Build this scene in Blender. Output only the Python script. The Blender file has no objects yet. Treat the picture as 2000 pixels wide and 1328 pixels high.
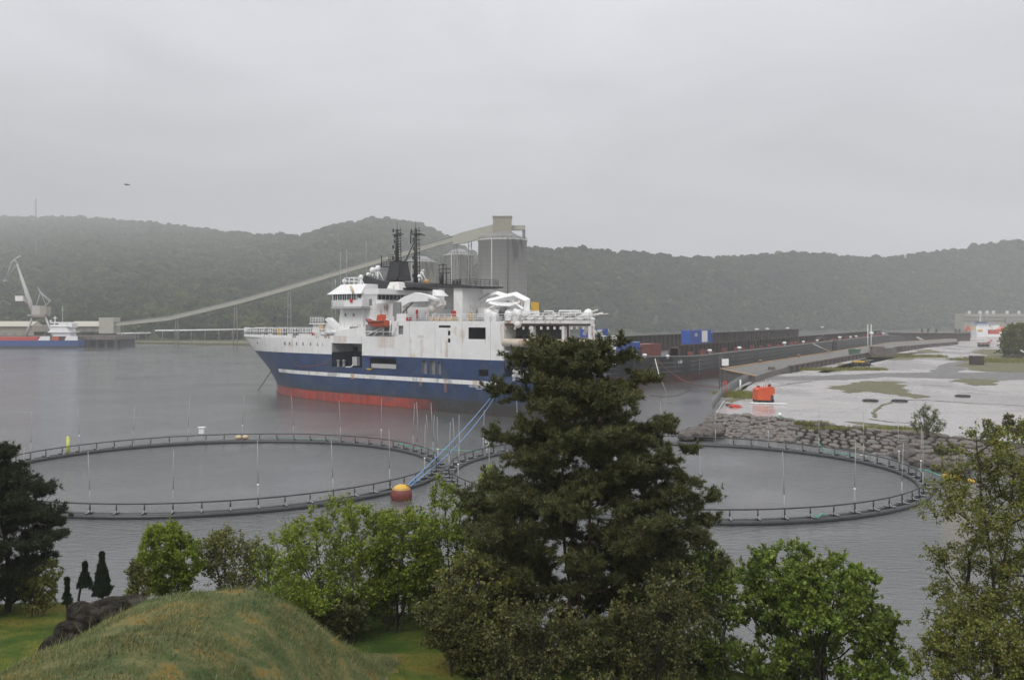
import bpy, math, random
import numpy as np
from mathutils import Vector, Matrix
R = math.radians
random.seed(7); rng = np.random.default_rng(7)
SC = bpy.context.scene; COL = SC.collection
# ------------------------------------------------------------------ camera, sky, sun, exposure
F, HY, CZ = 1850.0, 624.0, 16.0          # focal length and horizon row in photo pixels, eye height in metres
cam = bpy.data.cameras.new('camera'); camo = bpy.data.objects.new('camera', cam); COL.objects.link(camo)
camo.location = (0, 0, CZ); camo.rotation_euler = (R(90), 0, 0)
cam.sensor_width = 36; cam.lens = 36*F/2000; cam.shift_y = -(664-HY)/2000; cam.clip_start = .5; cam.clip_end = 20000
SC.camera = camo
SUN_EL, SUN_AZ = R(48), R(205)
w = bpy.data.worlds.new("World"); SC.world = w; w.use_nodes = True
nt = w.node_tree; nt.nodes.clear(); N = nt.nodes.new; L = nt.links.new
out = N('ShaderNodeOutputWorld'); bg = N('ShaderNodeBackground'); bg.inputs[1].default_value = .1
sky = N('ShaderNodeTexSky'); sky.sky_type = 'NISHITA'; sky.sun_disc = False
sky.sun_elevation = SUN_EL; sky.sun_rotation = SUN_AZ; sky.dust_density = 3
tc = N('ShaderNodeTexCoord'); sep = N('ShaderNodeSeparateXYZ'); L(tc.outputs['Generated'], sep.inputs[0])
ramp = N('ShaderNodeValToRGB'); L(sep.outputs['Z'], ramp.inputs[0])          # overcast sky: brighter towards the zenith
ramp.color_ramp.elements[0].position = 0; ramp.color_ramp.elements[0].color = (.335, .34, .355, 1)
ramp.color_ramp.elements[1].position = 1; ramp.color_ramp.elements[1].color = (1, 1, 1, 1)
e = ramp.color_ramp.elements.new(.12); e.color = (.375, .38, .40, 1)
e = ramp.color_ramp.elements.new(.32); e.color = (.52, .52, .55, 1)
mp = N('ShaderNodeMapping'); mp.inputs['Scale'].default_value = (1.6, 1.6, 5.5); mp.inputs['Rotation'].default_value = (0, R(12), 0)
L(tc.outputs['Generated'], mp.inputs[0])
nz = N('ShaderNodeTexNoise'); nz.inputs['Scale'].default_value = 1.6; nz.inputs['Detail'].default_value = 5; nz.inputs['Roughness'].default_value = .5
nz.inputs['Distortion'].default_value = .5
L(mp.outputs[0], nz.inputs['Vector'])
mr = N('ShaderNodeMapRange'); L(nz.outputs[0], mr.inputs[0]); mr.inputs[1].default_value = .3; mr.inputs[2].default_value = .7
mr.inputs[3].default_value = .88*15.4; mr.inputs[4].default_value = 1.10*15.4
fx = N('ShaderNodeMapRange'); L(sep.outputs['X'], fx.inputs[0]); fx.inputs[1].default_value = -.55; fx.inputs[2].default_value = -.05; fx.inputs[3].default_value = .70; fx.inputs[4].default_value = 1   # heavier cloud low on the left
fz = N('ShaderNodeMapRange'); L(sep.outputs['Z'], fz.inputs[0]); fz.inputs[1].default_value = .08; fz.inputs[2].default_value = .26; fz.inputs[3].default_value = 0; fz.inputs[4].default_value = 1
lo = N('ShaderNodeMix'); L(fz.outputs[0], lo.inputs[0]); L(fx.outputs[0], lo.inputs[2]); lo.inputs[3].default_value = 1
mu = N('ShaderNodeMath'); mu.operation = 'MULTIPLY'; L(lo.outputs[0], mu.inputs[0]); L(mr.outputs[0], mu.inputs[1])
sc_ = N('ShaderNodeVectorMath'); sc_.operation = 'SCALE'; L(ramp.outputs[0], sc_.inputs[0]); L(mu.outputs[0], sc_.inputs['Scale'])
mx = N('ShaderNodeMix'); mx.data_type = 'RGBA'; mx.inputs[0].default_value = .95
L(sky.outputs[0], mx.inputs[6]); L(sc_.outputs[0], mx.inputs[7])
L(mx.outputs[2], bg.inputs[0]); L(bg.outputs[0], out.inputs[0])
sl = bpy.data.lights.new('sun', 'SUN'); sl.energy = 1.4; sl.angle = R(25); sl.color = (1, .975, .94)
so = bpy.data.objects.new('sun', sl); COL.objects.link(so); so.location = (-40, -60, 120)
sd = Vector((math.sin(SUN_AZ)*math.cos(SUN_EL), math.cos(SUN_AZ)*math.cos(SUN_EL), math.sin(SUN_EL)))
so.rotation_euler = sd.to_track_quat('Z', 'Y').to_euler()
SC.view_settings.view_transform = 'Standard'; SC.view_settings.look = 'None'; SC.view_settings.gamma = 1
SC.view_settings.exposure = 0; SC.view_settings.use_curve_mapping = False
SC.render.engine = 'CYCLES'; SC.cycles.max_bounces = 8; SC.cycles.volume_bounces = 1
HAZE_DENSITY = .00031
# ------------------------------------------------------------------ helpers
def P(px, py, z=0.0):                     # world point seen at a photo pixel, at height z
    d = F*(CZ-z)/(py-HY); return Vector(((px-1000)/F*d, d, z))
def D(px, py, d):                         # world point seen at a photo pixel, at depth d
    return Vector(((px-1000)/F*d, d, CZ-(py-HY)/F*d))
def interp(x, pts):
    return float(np.interp(x, [p[0] for p in pts], [p[1] for p in pts]))
def array_mesh(name, verts, faces, smooth=False):
    verts = np.asarray(verts, dtype=np.float32); faces = np.asarray(faces, dtype=np.int32)
    me = bpy.data.meshes.new(name); k = faces.shape[1]
    me.vertices.add(len(verts)); me.vertices.foreach_set('co', verts.ravel())
    me.loops.add(faces.size); me.loops.foreach_set('vertex_index', faces.ravel())
    me.polygons.add(len(faces)); me.polygons.foreach_set('loop_start', np.arange(0, faces.size, k, dtype=np.int32))
    me.polygons.foreach_set('loop_total', np.full(len(faces), k, dtype=np.int32))
    if smooth: me.polygons.foreach_set('use_smooth', np.ones(len(faces), dtype=bool))
    me.update(calc_edges=True); return me
class MB:
    def __init__(s): s.v = []; s.f = []; s.m = []; s.mi = 0; s.sm = []
    def add(s, vs, fs, smooth=False):
        o = len(s.v); s.v += [tuple(v) for v in vs]; s.f += [[o+i for i in f] for f in fs]
        s.m += [s.mi]*len(fs); s.sm += [smooth]*len(fs); return s
    def box(s, x0, x1, y0, y1, z0, z1):
        vs = [(x, y, z) for x in (x0, x1) for y in (y0, y1) for z in (z0, z1)]
        return s.add(vs, [(0,1,3,2),(4,6,7,5),(0,4,5,1),(2,3,7,6),(0,2,6,4),(1,5,7,3)])
    def obox(s, c, sx, sy, sz, rz=0):     # box with its centre on the base
        a, b = math.cos(rz), math.sin(rz); vs = []
        for x in (-sx/2, sx/2):
            for y in (-sy/2, sy/2):
                for z in (0, sz): vs.append((c[0]+x*a-y*b, c[1]+x*b+y*a, c[2]+z))
        return s.add(vs, [(0,1,3,2),(4,6,7,5),(0,4,5,1),(2,3,7,6),(0,2,6,4),(1,5,7,3)])
    def prism(s, poly, a0, a1, axis='y'): # polygon (u,v) extruded along an axis
        n = len(poly)
        if axis == 'y': mk = lambda p, a: (p[0], a, p[1])
        elif axis == 'z': mk = lambda p, a: (p[0], p[1], a)
        else: mk = lambda p, a: (a, p[0], p[1])
        vs = [mk(p, a0) for p in poly]+[mk(p, a1) for p in poly]
        fs = [list(range(n)), list(range(2*n-1, n-1, -1))]+[[i, (i+1) % n, n+(i+1) % n, n+i] for i in range(n)]
        return s.add(vs, fs)
    def path(s, pts, rs, n=6, closed=False, smooth=True, cap=True):
        pts = [Vector(p) for p in pts]; m = len(pts)
        if not hasattr(rs, '__len__'): rs = [rs]*m
        vs = []; ref = None
        for i, p in enumerate(pts):
            if closed: t = pts[(i+1) % m]-pts[i-1]
            else: t = pts[min(i+1, m-1)]-pts[max(i-1, 0)]
            if t.length < 1e-9: t = Vector((0, 0, 1))
            t.normalize()
            if ref is None: ref = Vector((0, 0, 1)) if abs(t.z) < .9 else Vector((1, 0, 0))
            u = t.cross(ref)
            if u.length < 1e-4: u = t.orthogonal()
            u.normalize(); v = t.cross(u)
            if not closed: ref = -v if True else ref
            for k in range(n):
                a = 2*math.pi*k/n; vs.append(p+(u*math.cos(a)+v*math.sin(a))*rs[i])
        fs = []
        for i in range(m if closed else m-1):
            j = (i+1) % m
            for k in range(n): fs.append((i*n+k, i*n+(k+1) % n, j*n+(k+1) % n, j*n+k))
        if cap and not closed: fs += [tuple(range(n-1, -1, -1)), tuple((m-1)*n+k for k in range(n))]
        return s.add(vs, fs, smooth)
    def tube(s, a, b, r, r2=None, n=6): return s.path([a, b], [r, r if r2 is None else r2], n)
    def ring(s, c, Rr, r, n=72, k=8): return s.path([(c[0]+Rr*math.cos(2*math.pi*i/n), c[1]+Rr*math.sin(2*math.pi*i/n), c[2]) for i in range(n)], r, k, closed=True)
    def lathe(s, c, prof, n=16, smooth=True):   # profile of (radius, height)
        vs = [(c[0]+r*math.cos(2*math.pi*k/n), c[1]+r*math.sin(2*math.pi*k/n), c[2]+z) for r, z in prof for k in range(n)]
        fs = [(i*n+k, i*n+(k+1) % n, (i+1)*n+(k+1) % n, (i+1)*n+k) for i in range(len(prof)-1) for k in range(n)]
        s.add(vs, fs, smooth); m = len(prof)
        return s.add([], [])if False else s
    def ball(s, c, r, n=10, sq=(1, 1, 1)):
        prof = [(math.sin(math.pi*i/n), -math.cos(math.pi*i/n)) for i in range(n+1)]; n2 = n*2
        vs = [(c[0]+r*sq[0]*a*math.cos(2*math.pi*k/n2), c[1]+r*sq[1]*a*math.sin(2*math.pi*k/n2), c[2]+r*sq[2]*b) for a, b in prof for k in range(n2)]
        fs = [(i*n2+k, i*n2+(k+1) % n2, (i+1)*n2+(k+1) % n2, (i+1)*n2+k) for i in range(n) for k in range(n2)]
        return s.add(vs, fs, True)
    def rail(s, pts, h=1.1, step=1.5, r=.04, bars=3):
        for a, b in zip(pts[:-1], pts[1:]):
            a, b = Vector(a), Vector(b); n = max(1, round((b-a).length/step))
            for i in range(n+1): q = a.lerp(b, i/n); s.tube(q, q+Vector((0, 0, h)), r, n=4)
            for k in range(1, bars+1): z = Vector((0, 0, h*k/bars)); s.tube(a+z, b+z, r*.9, n=4)
        return s
    def build(s, name, mats, parent=None, label=None, off=None):
        me = bpy.data.meshes.new(name); vs = s.v
        if off is not None: vs = [(v[0]-off[0], v[1]-off[1], v[2]-off[2]) for v in vs]
        me.from_pydata(vs, [], s.f); me.update()
        me.polygons.foreach_set('use_smooth', s.sm); me.polygons.foreach_set('material_index', s.m)
        for m in (mats if isinstance(mats, (list, tuple)) else [mats]): me.materials.append(m)
        return link(name, me, parent, label)
def link(name, me, parent=None, label=None):
    o = bpy.data.objects.new(name, me); COL.objects.link(o)
    if parent is not None: o.parent = parent
    if label: o['label'] = label
    return o
def thing(name, label, cat, loc=(0, 0, 0), rz=0, group=None):
    o = bpy.data.objects.new(name, None); COL.objects.link(o); o.location = loc; o.rotation_euler = (0, 0, rz)
    o.empty_display_size = .3
    return tag(o, label, cat, group)
def tag(o, label, cat, group=None, kind=None):
    o['label'] = label; o['category'] = cat
    if group: o['group'] = group
    if kind: o['kind'] = kind
    return o
def struct(o): o['kind'] = 'structure'; return o
def dup(root, loc, rz=0, label=None, scale=None):
    r = root.copy(); COL.objects.link(r); r.location = loc; r.rotation_euler = (0, 0, rz)
    if label: r['label'] = label
    if scale: r.scale = scale
    for ch in list(root.children):
        c = ch.copy(); COL.objects.link(c); c.parent = r
        for g in ch.children:
            q = g.copy(); COL.objects.link(q); q.parent = c
    return r
# ------------------------------------------------------------------ materials
def principled(name):
    m = bpy.data.materials.new(name); m.use_nodes = True; t = m.node_tree
    return m, t, t.nodes['Principled BSDF']
def noise(t, scale, detail=4, vec=None, stretch=None, rough=.55):
    n = t.nodes.new('ShaderNodeTexNoise'); n.inputs['Scale'].default_value = scale; n.inputs['Detail'].default_value = detail
    n.inputs['Roughness'].default_value = rough
    if vec is None:
        c = t.nodes.new('ShaderNodeTexCoord'); vec = c.outputs['Object']
    if stretch:
        mp = t.nodes.new('ShaderNodeMapping'); mp.inputs['Scale'].default_value = stretch; t.links.new(vec, mp.inputs[0]); vec = mp.outputs[0]
    t.links.new(vec, n.inputs['Vector']); return n.outputs[0]
def rampn(t, fac, stops):
    r = t.nodes.new('ShaderNodeValToRGB'); t.links.new(fac, r.inputs[0]); el = r.color_ramp.elements
    el[0].position = stops[0][0]; el[0].color = (*stops[0][1], 1); el[1].position = stops[-1][0]; el[1].color = (*stops[-1][1], 1)
    for p, c in stops[1:-1]: q = el.new(p); q.color = (*c, 1)
    return r.outputs[0]
def mixc(t, fac, a, b):
    m = t.nodes.new('ShaderNodeMix'); m.data_type = 'RGBA'
    for v, i in ((fac, 0), (a, 6), (b, 7)):
        if isinstance(v, (int, float)): m.inputs[i].default_value = v
        elif isinstance(v, tuple): m.inputs[i].default_value = (*v, 1)
        else: t.links.new(v, m.inputs[i])
    return m.outputs[2]
def math_(t, op, a, b=None, clamp=False):
    m = t.nodes.new('ShaderNodeMath'); m.operation = op; m.use_clamp = clamp
    for i, v in enumerate((a, b)):
        if v is None: continue
        if isinstance(v, (int, float)): m.inputs[i].default_value = v
        else: t.links.new(v, m.inputs[i])
    return m.outputs[0]
def bumpn(t, p, h, strength=.4, dist=.05):
    b = t.nodes.new('ShaderNodeBump'); b.inputs['Strength'].default_value = strength; b.inputs['Distance'].default_value = dist
    t.links.new(h, b.inputs['Height']); t.links.new(b.outputs[0], p.inputs['Normal'])
def mat(name, col, rough=.6, metal=0, var=.15, scale=1.5, rust=0, bump=0, bscale=8, spec=.5, rustcol=(.22, .09, .035)):
    m, t, p = principled(name); p.inputs['Roughness'].default_value = rough; p.inputs['Metallic'].default_value = metal
    p.inputs['Specular IOR Level'].default_value = spec
    n = noise(t, scale, 5)
    c = rampn(t, n, [(.3, tuple(x*(1-var) for x in col)), (.7, tuple(min(1, x*(1+var)) for x in col))])
    if rust:
        s1 = noise(t, 1.6, 4, stretch=(1, 1, .12)); s2 = noise(t, .35, 2)
        f = math_(t, 'MULTIPLY', s1, s2); f = rampn(t, f, [(.36-rust*.06, (0, 0, 0)), (.46-rust*.06, (.8, .8, .8))])
        c = mixc(t, f, c, rustcol)
    t.links.new(c, p.inputs['Base Color'])
    if bump: bumpn(t, p, noise(t, bscale, 4), bump, .05)
    return m
def leafmat(name, cols, trans=.3, rough=.55):
    m, t, p = principled(name); g = t.nodes.new('ShaderNodeNewGeometry')
    c = rampn(t, g.outputs['Random Per Island'], [(i/(len(cols)-1), k) for i, k in enumerate(cols)])
    n = noise(t, .55, 3); v = rampn(t, n, [(.3, (.78, .78, .78)), (.7, (1.5, 1.5, 1.45))])
    mm = t.nodes.new('ShaderNodeMix'); mm.data_type = 'RGBA'; mm.blend_type = 'MULTIPLY'; mm.inputs[0].default_value = 1
    t.links.new(c, mm.inputs[6]); t.links.new(v, mm.inputs[7]); c = mm.outputs[2]
    t.links.new(c, p.inputs['Base Color']); p.inputs['Roughness'].default_value = rough; p.inputs['Specular IOR Level'].default_value = .35
    tr = t.nodes.new('ShaderNodeBsdfTranslucent'); t.links.new(c, tr.inputs[0]); ms = t.nodes.new('ShaderNodeMixShader')
    ms.inputs[0].default_value = trans; t.links.new(p.outputs[0], ms.inputs[1]); t.links.new(tr.outputs[0], ms.inputs[2])
    t.links.new(ms.outputs[0], t.nodes['Material Output'].inputs['Surface']); return m
M = {}
M['white'] = mat('white_paint', (.78, .78, .77), .45, rust=.5, var=.06)
M['white_clean'] = mat('white_enamel', (.8, .8, .8), .4, var=.04)
M['offwhite'] = mat('weathered_white', (.66, .65, .62), .55, rust=.9, var=.12)
M['cream'] = mat('cream_paint', (.66, .58, .47), .6, rust=1.6, var=.15)
M['ltgrey'] = mat('light_grey_paint', (.42, .42, .41), .5, var=.12)
M['grey'] = mat('grey_paint', (.22, .22, .22), .5, var=.15)
M['darkgrey'] = mat('dark_steel', (.06, .06, .062), .5, var=.25)
M['black'] = mat('black_paint', (.022, .022, .024), .5, var=.3)
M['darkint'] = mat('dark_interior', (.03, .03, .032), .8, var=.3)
M['navy'] = mat('navy_paint', (.02, .03, .06), .5, var=.3)
M['blue'] = mat('blue_paint', (.03, .09, .38), .4, var=.1, rust=.3)
M['ltblue'] = mat('pale_blue_paint', (.2, .38, .62), .5)
M['red'] = mat('red_paint', (.5, .04, .03), .5, rust=.3)
M['rustred'] = mat('rusty_red_steel', (.2, .06, .045), .7, var=.3, rust=.6)
M['brown'] = mat('rusty_brown_steel', (.05, .036, .032), .75, var=.45, scale=.4, rust=.8, rustcol=(.1, .045, .025))
M['orange'] = mat('orange_paint', (.62, .1, .03), .4, var=.1, rust=.3)
M['orangeboat'] = mat('orange_boat', (.5, .09, .035), .45, var=.15)
M['yellow'] = mat('yellow_paint', (.6, .37, .04), .5, var=.12)
M['ochre'] = mat('ochre_edge_paint', (.42, .25, .1), .7, var=.3, rust=.8)
M['ltyellow'] = mat('pale_yellow_plastic', (.6, .62, .12), .5)
M['tan'] = mat('tan_panel', (.55, .42, .27), .6)
M['glass'] = mat('window_glass', (.02, .03, .035), .12, var=.2)
M['rubber'] = mat('black_pipe_plastic', (.03, .032, .035), .38, var=.3, scale=3)
M['pole'] = mat('grey_fibreglass_pole', (.33, .33, .33), .5)
M['greenrope'] = mat('green_rope', (.1, .42, .3), .7)
M['bluerope'] = mat('blue_rope', (.17, .35, .62), .7)
M['greyrope'] = mat('grey_rope', (.12, .11, .1), .8)
M['paleropem'] = mat('pale_rope', (.5, .48, .4), .8)
M['redrope'] = mat('dull_red_rope', (.2, .06, .05), .8)
M['green'] = mat('dark_green_paint', (.03, .1, .055), .55)
M['bark'] = mat('grey_brown_bark', (.055, .042, .033), .85, var=.35, scale=6, bump=.5, bscale=20)
M['pinebark'] = mat('reddish_pine_bark', (.1, .05, .03), .85, var=.4, scale=5, bump=.6, bscale=18)
M['darkbark'] = mat('dark_bark', (.03, .025, .02), .85, var=.3, scale=5)
M['concrete'] = mat('weathered_concrete', (.13, .125, .115), .75, var=.25, scale=.6, rust=.4, bump=.3, bscale=3)
M['wall'] = mat('stained_wall_concrete', (.15, .12, .11), .8, var=.35, scale=.6, rust=.7, bump=.3, bscale=3)
M['shed'] = mat('pale_shed_cladding', (.3, .28, .225), .7, var=.08)
M['conveyor'] = mat('conveyor_cladding', (.38, .375, .32), .7, var=.07, scale=.5)
M['steelgrey'] = mat('galvanised_steel', (.3, .31, .32), .45, metal=.3, var=.12)

def silo_mat():
    m, t, p = principled('silo_concrete'); p.inputs['Roughness'].default_value = .85
    a = noise(t, .16, 3, stretch=(1, 1, .22)); b = noise(t, .9, 4, stretch=(1, 1, .05)); c3 = noise(t, 2, 4)
    c = rampn(t, a, [(.38, (.3, .295, .28)), (.44, (.56, .55, .53)), (.8, (.64, .63, .61))])
    c = mixc(t, math_(t, 'MULTIPLY', b, .35), c, (.12, .115, .11)); c = mixc(t, math_(t, 'MULTIPLY', c3, .15), c, (.4, .4, .38))
    cc = t.nodes.new('ShaderNodeTexCoord'); sp = t.nodes.new('ShaderNodeSeparateXYZ'); t.links.new(cc.outputs['Object'], sp.inputs[0])
    w = math_(t, 'FRACT', math_(t, 'MULTIPLY', sp.outputs['Z'], .5)); w = math_(t, 'LESS_THAN', w, .07)
    c = mixc(t, math_(t, 'MULTIPLY', w, .25), c, (.1, .1, .1)); t.links.new(c, p.inputs['Base Color']); return m
M['silo'] = silo_mat()
def water_mat():
    m, t, p = principled('harbour_water'); p.inputs['Base Color'].default_value = (.095, .10, .10, 1)
    p.inputs['Roughness'].default_value = .09; p.inputs['IOR'].default_value = 1.72
    c = t.nodes.new('ShaderNodeTexCoord').outputs['Object']
    a = noise(t, .75, 4, c, (1, 2.0, 1)); mp = t.nodes.new('ShaderNodeMapping'); mp.inputs['Rotation'].default_value = (0, 0, R(28))
    mp.inputs['Scale'].default_value = (.9, 2.6, 1); t.links.new(c, mp.inputs[0])
    b = noise(t, 1.3, 5, mp.outputs[0], rough=.62); g = noise(t, .035, 3, c)
    amp = rampn(t, g, [(.36, (.25, .25, .25)), (.62, (1.15, 1.15, 1.15))]); g2 = noise(t, .006, 3, c, (1, 2.2, 1)); amp = math_(t, 'MULTIPLY', amp, rampn(t, g2, [(.4, (.5, .5, .5)), (.6, (1.2, 1.2, 1.2))]))
    h = math_(t, 'ADD', math_(t, 'MULTIPLY', a, 1.1), b); h = math_(t, 'MULTIPLY', h, amp)
    bumpn(t, p, h, 1.0, .16); return m
M['water'] = water_mat()
def yard_mat():
    m, t, p = principled('wet_concrete_yard'); c = t.nodes.new('ShaderNodeTexCoord').outputs['Object']
    n1 = noise(t, .06, 5, c, (1, .55, 1)); n2 = noise(t, .9, 5, c); n3 = noise(t, .22, 4, c, (.6, 1.5, 1))
    base = rampn(t, n2, [(.3, (.31, .288, .28)), (.7, (.37, .347, .337))])
    base = mixc(t, rampn(t, n3, [(.48, (0, 0, 0)), (.7, (.6, .6, .6))]), base, (.19, .18, .17))
    t.links.new(base, p.inputs['Base Color'])
    wet = rampn(t, n1, [(.40, (.42, .42, .42)), (.56, (.16, .16, .16))]); t.links.new(wet, p.inputs['Roughness'])
    p.inputs['Specular IOR Level'].default_value = .6; bumpn(t, p, n2, .15, .01); return m
M['yard'] = yard_mat()
M['gravel'] = mat('wet_dark_gravel', (.12, .115, .11), .6, var=.4, scale=.5, bump=.5, bscale=2)
M['moss'] = mat('mossy_gravel', (.11, .105, .05), .9, var=.4, scale=.7, bump=.5, bscale=3)
M['grassyell'] = leafmat('weedy_grass', [(.10, .13, .03), (.17, .18, .04), (.2, .16, .04)])
M['rock'] = mat('quarry_rock', (.11, .095, .085), .8, var=.4, scale=.8, bump=.7, bscale=3)
def rock_mat():
    m, t, p = principled('dark_lichen_rock'); p.inputs['Roughness'].default_value = .95; p.inputs['Specular IOR Level'].default_value = .1
    c = rampn(t, noise(t, 1.6, 6, rough=.7), [(.32, (.012, .011, .009)), (.48, (.035, .030, .024)), (.6, (.075, .068, .055)), (.72, (.035, .045, .018))]); t.links.new(c, p.inputs['Base Color'])
    bumpn(t, p, noise(t, 3, 6, rough=.7), 1.0, .25); return m
M['rockdark'] = rock_mat()
def stonemat():
    m, t, p = principled('revetment_stone'); g = t.nodes.new('ShaderNodeNewGeometry')
    c = rampn(t, g.outputs['Random Per Island'], [(0, (.07, .06, .054)), (.3, (.15, .115, .1)), (.55, (.085, .08, .078)), (.8, (.16, .13, .108)), (1, (.10, .092, .086))])
    n = noise(t, 2.2, 5); c = mixc(t, math_(t, 'MULTIPLY', n, .5), c, (.1, .095, .08)); t.links.new(c, p.inputs['Base Color'])
    p.inputs['Roughness'].default_value = .6; bumpn(t, p, n, .6, .08); return m
M['stone'] = stonemat()
M['leaf_maple'] = leafmat('fresh_green_leaves', [(.06, .105, .018), (.10, .165, .026), (.14, .2, .032), (.24, .28, .045), (.08, .13, .024)], .35)
M['leaf_bright'] = leafmat('yellow_green_leaves', [(.08, .13, .014), (.14, .21, .018), (.21, .27, .025), (.12, .17, .02), (.27, .25, .035)], .35)
M['leaf_olive'] = leafmat('olive_leaves', [(.07, .095, .025), (.13, .15, .035), (.19, .19, .04), (.1, .08, .025)], .3)
M['leaf_brown'] = leafmat('bronze_leaves', [(.045, .05, .016), (.08, .078, .022), (.07, .095, .024), (.16, .13, .035)], .2)
M['leaf_birch'] = leafmat('birch_leaves', [(.075, .105, .022), (.13, .165, .03), (.19, .21, .038), (.2, .16, .036), (.085, .105, .024)], .3)
M['needle'] = leafmat('dark_pine_needles', [(.022, .032, .013), (.045, .057, .019), (.075, .085, .025), (.14, .11, .034)], .1)
M['needle_cold'] = leafmat('cold_pine_needles', [(.014, .02, .01), (.026, .034, .014), (.045, .05, .02)], .1)
M['needle_fir'] = leafmat('deep_green_needles', [(.012, .024, .012), (.02, .038, .017), (.028, .05, .022)], .05)
M['leaf_pale'] = leafmat('pale_sapling_leaves', [(.12, .14, .06), (.17, .19, .08), (.1, .12, .05)], .3)
M['bladegrass'] = leafmat('mound_grass', [(.08, .12, .04), (.14, .17, .06), (.065, .105, .045), (.26, .2, .07), (.11, .15, .075), (.2, .2, .09), (.075, .11, .05)], .25)
M['lawnblade'] = leafmat('lawn_grass', [(.05, .09, .015), (.07, .115, .018), (.12, .14, .022)], .25)
def ground_mat(name, cols, s1=.35, s2=2.2):
    m, t, p = principled(name); p.inputs['Roughness'].default_value = .95; p.inputs['Specular IOR Level'].default_value = .15
    c = rampn(t, noise(t, s1, 6, rough=.65), cols); n2 = noise(t, s2, 5)
    c = mixc(t, math_(t, 'MULTIPLY', n2, .55), c, (.035, .045, .015)); t.links.new(c, p.inputs['Base Color'])
    bumpn(t, p, noise(t, 7, 5), .8, .1); return m
M['lawn'] = ground_mat('lawn_turf', [(.3, (.045, .09, .012)), (.5, (.075, .14, .014)), (.62, (.10, .145, .018)), (.75, (.17, .15, .02))])
M['mound'] = ground_mat('rough_mound_grass', [(.32, (.045, .06, .02)), (.47, (.10, .10, .035)), (.56, (.14, .13, .05)), (.64, (.2, .12, .025)), (.72, (.09, .1, .04))], .9, 2)
M['hill'] = ground_mat('hillside_scrub', [(.35, (.025, .035, .014)), (.6, (.05, .06, .025)), (.75, (.08, .075, .04))], .02, .2)
def forest_mat(name, cols):
    m, t, p = principled(name); p.inputs['Roughness'].default_value = .9; p.inputs['Specular IOR Level'].default_value = .1
    oi = t.nodes.new('ShaderNodeObjectInfo'); c = rampn(t, oi.outputs['Random'], cols)
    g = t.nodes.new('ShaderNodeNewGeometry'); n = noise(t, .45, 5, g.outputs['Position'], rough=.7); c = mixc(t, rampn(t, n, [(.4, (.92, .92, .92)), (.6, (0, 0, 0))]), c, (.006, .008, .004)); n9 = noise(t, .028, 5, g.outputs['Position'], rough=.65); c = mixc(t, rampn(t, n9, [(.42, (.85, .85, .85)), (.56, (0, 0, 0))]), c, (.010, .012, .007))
    t.links.new(c, p.inputs['Base Color']); bumpn(t, p, noise(t, 1.1, 4, g.outputs['Position']), 1, 1.2); return m
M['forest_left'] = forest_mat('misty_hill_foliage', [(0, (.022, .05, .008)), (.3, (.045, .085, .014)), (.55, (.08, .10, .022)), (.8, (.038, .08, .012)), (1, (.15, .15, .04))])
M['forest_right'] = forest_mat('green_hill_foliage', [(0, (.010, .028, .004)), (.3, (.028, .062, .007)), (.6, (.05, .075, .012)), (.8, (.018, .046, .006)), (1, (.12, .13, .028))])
# ------------------------------------------------------------------ the setting: water, hills, forest, yard
o = MB().add([(-3400, -250, 0), (3400, -250, 0), (3400, 3400, 0), (-3400, 3400, 0)], [(0, 1, 2, 3)]).build('water', M['water'])
struct(o)
def hash2(a, b): return math.sin(a*12.9898+b*78.233)
def hill(name, pxs, shore, ridge, depth, tree_h, pw=1.08):
    ss = np.concatenate([np.linspace(-.04, 1, 26), [1.05, 1.1, 1.15]]); vs = []; 
    for px in pxs:
        d0 = interp(px, shore); dr = d0+interp(px, depth); zr = CZ+(HY-interp(px, ridge))/F*dr-tree_h
        for s in ss:
            d = d0+(dr-d0)*s; x = (px-1000)/F*d
            z = zr*(max(s, 0)**pw) if s <= 1 else zr*max(-.1, 1-(s-1)*1.3)
            if s < 0: z = -2
            if 0 < s < .97: z += (6*math.sin(x*.013+d*.007)+4*math.sin(x*.031-d*.019))*s*(1-s)*2.5
            if 0 < s <= .04: z = max(z, 2.0)
            vs.append((x, d, z))
    n, m = len(pxs), len(ss)
    fs = [(i*m+j, (i+1)*m+j, (i+1)*m+j+1, i*m+j+1) for i in range(n-1) for j in range(m-1)]
    o = MB().add(vs, fs, True).build(name, M['hill']); struct(o)
    return np.array(vs).reshape(n, m, 3)
LEFT_SHORE = [(-600, 640), (480, 672), (700, 760), (1100, 1000)]
LEFT_RIDGE = [(-600, 450), (0, 424), (150, 424), (300, 435), (420, 450), (520, 459), (600, 458), (650, 439), (700, 429), (755, 425), (810, 435), (850, 448), (880, 463), (930, 500), (1000, 540), (1100, 600)]
LEFT_DEPTH = [(-600, 2250), (100, 2200), (400, 1500), (600, 1000), (760, 1200), (900, 1000), (1100, 500)]
RIGHT_SHORE = [(860, 900), (1200, 1020), (1500, 1200), (1850, 1380), (2600, 1400)]
RIGHT_RIDGE = [(860, 545), (960, 500), (1030, 481), (1150, 481), (1250, 488), (1350, 501), (1450, 497), (1530, 491), (1600, 491), (1650, 497), (1730, 500), (1800, 491), (1880, 483), (1940, 471), (1975, 466), (2050, 472), (2600, 480)]
RIGHT_DEPTH = [(860, 330), (2600, 330)]
HL = hill('hill', np.linspace(-600, 1100, 90), LEFT_SHORE, LEFT_RIDGE, LEFT_DEPTH, 8)
HR = hill('hill', np.linspace(860, 2600, 90), RIGHT_SHORE, RIGHT_RIDGE, RIGHT_DEPTH, 8, 1.02)
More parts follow.
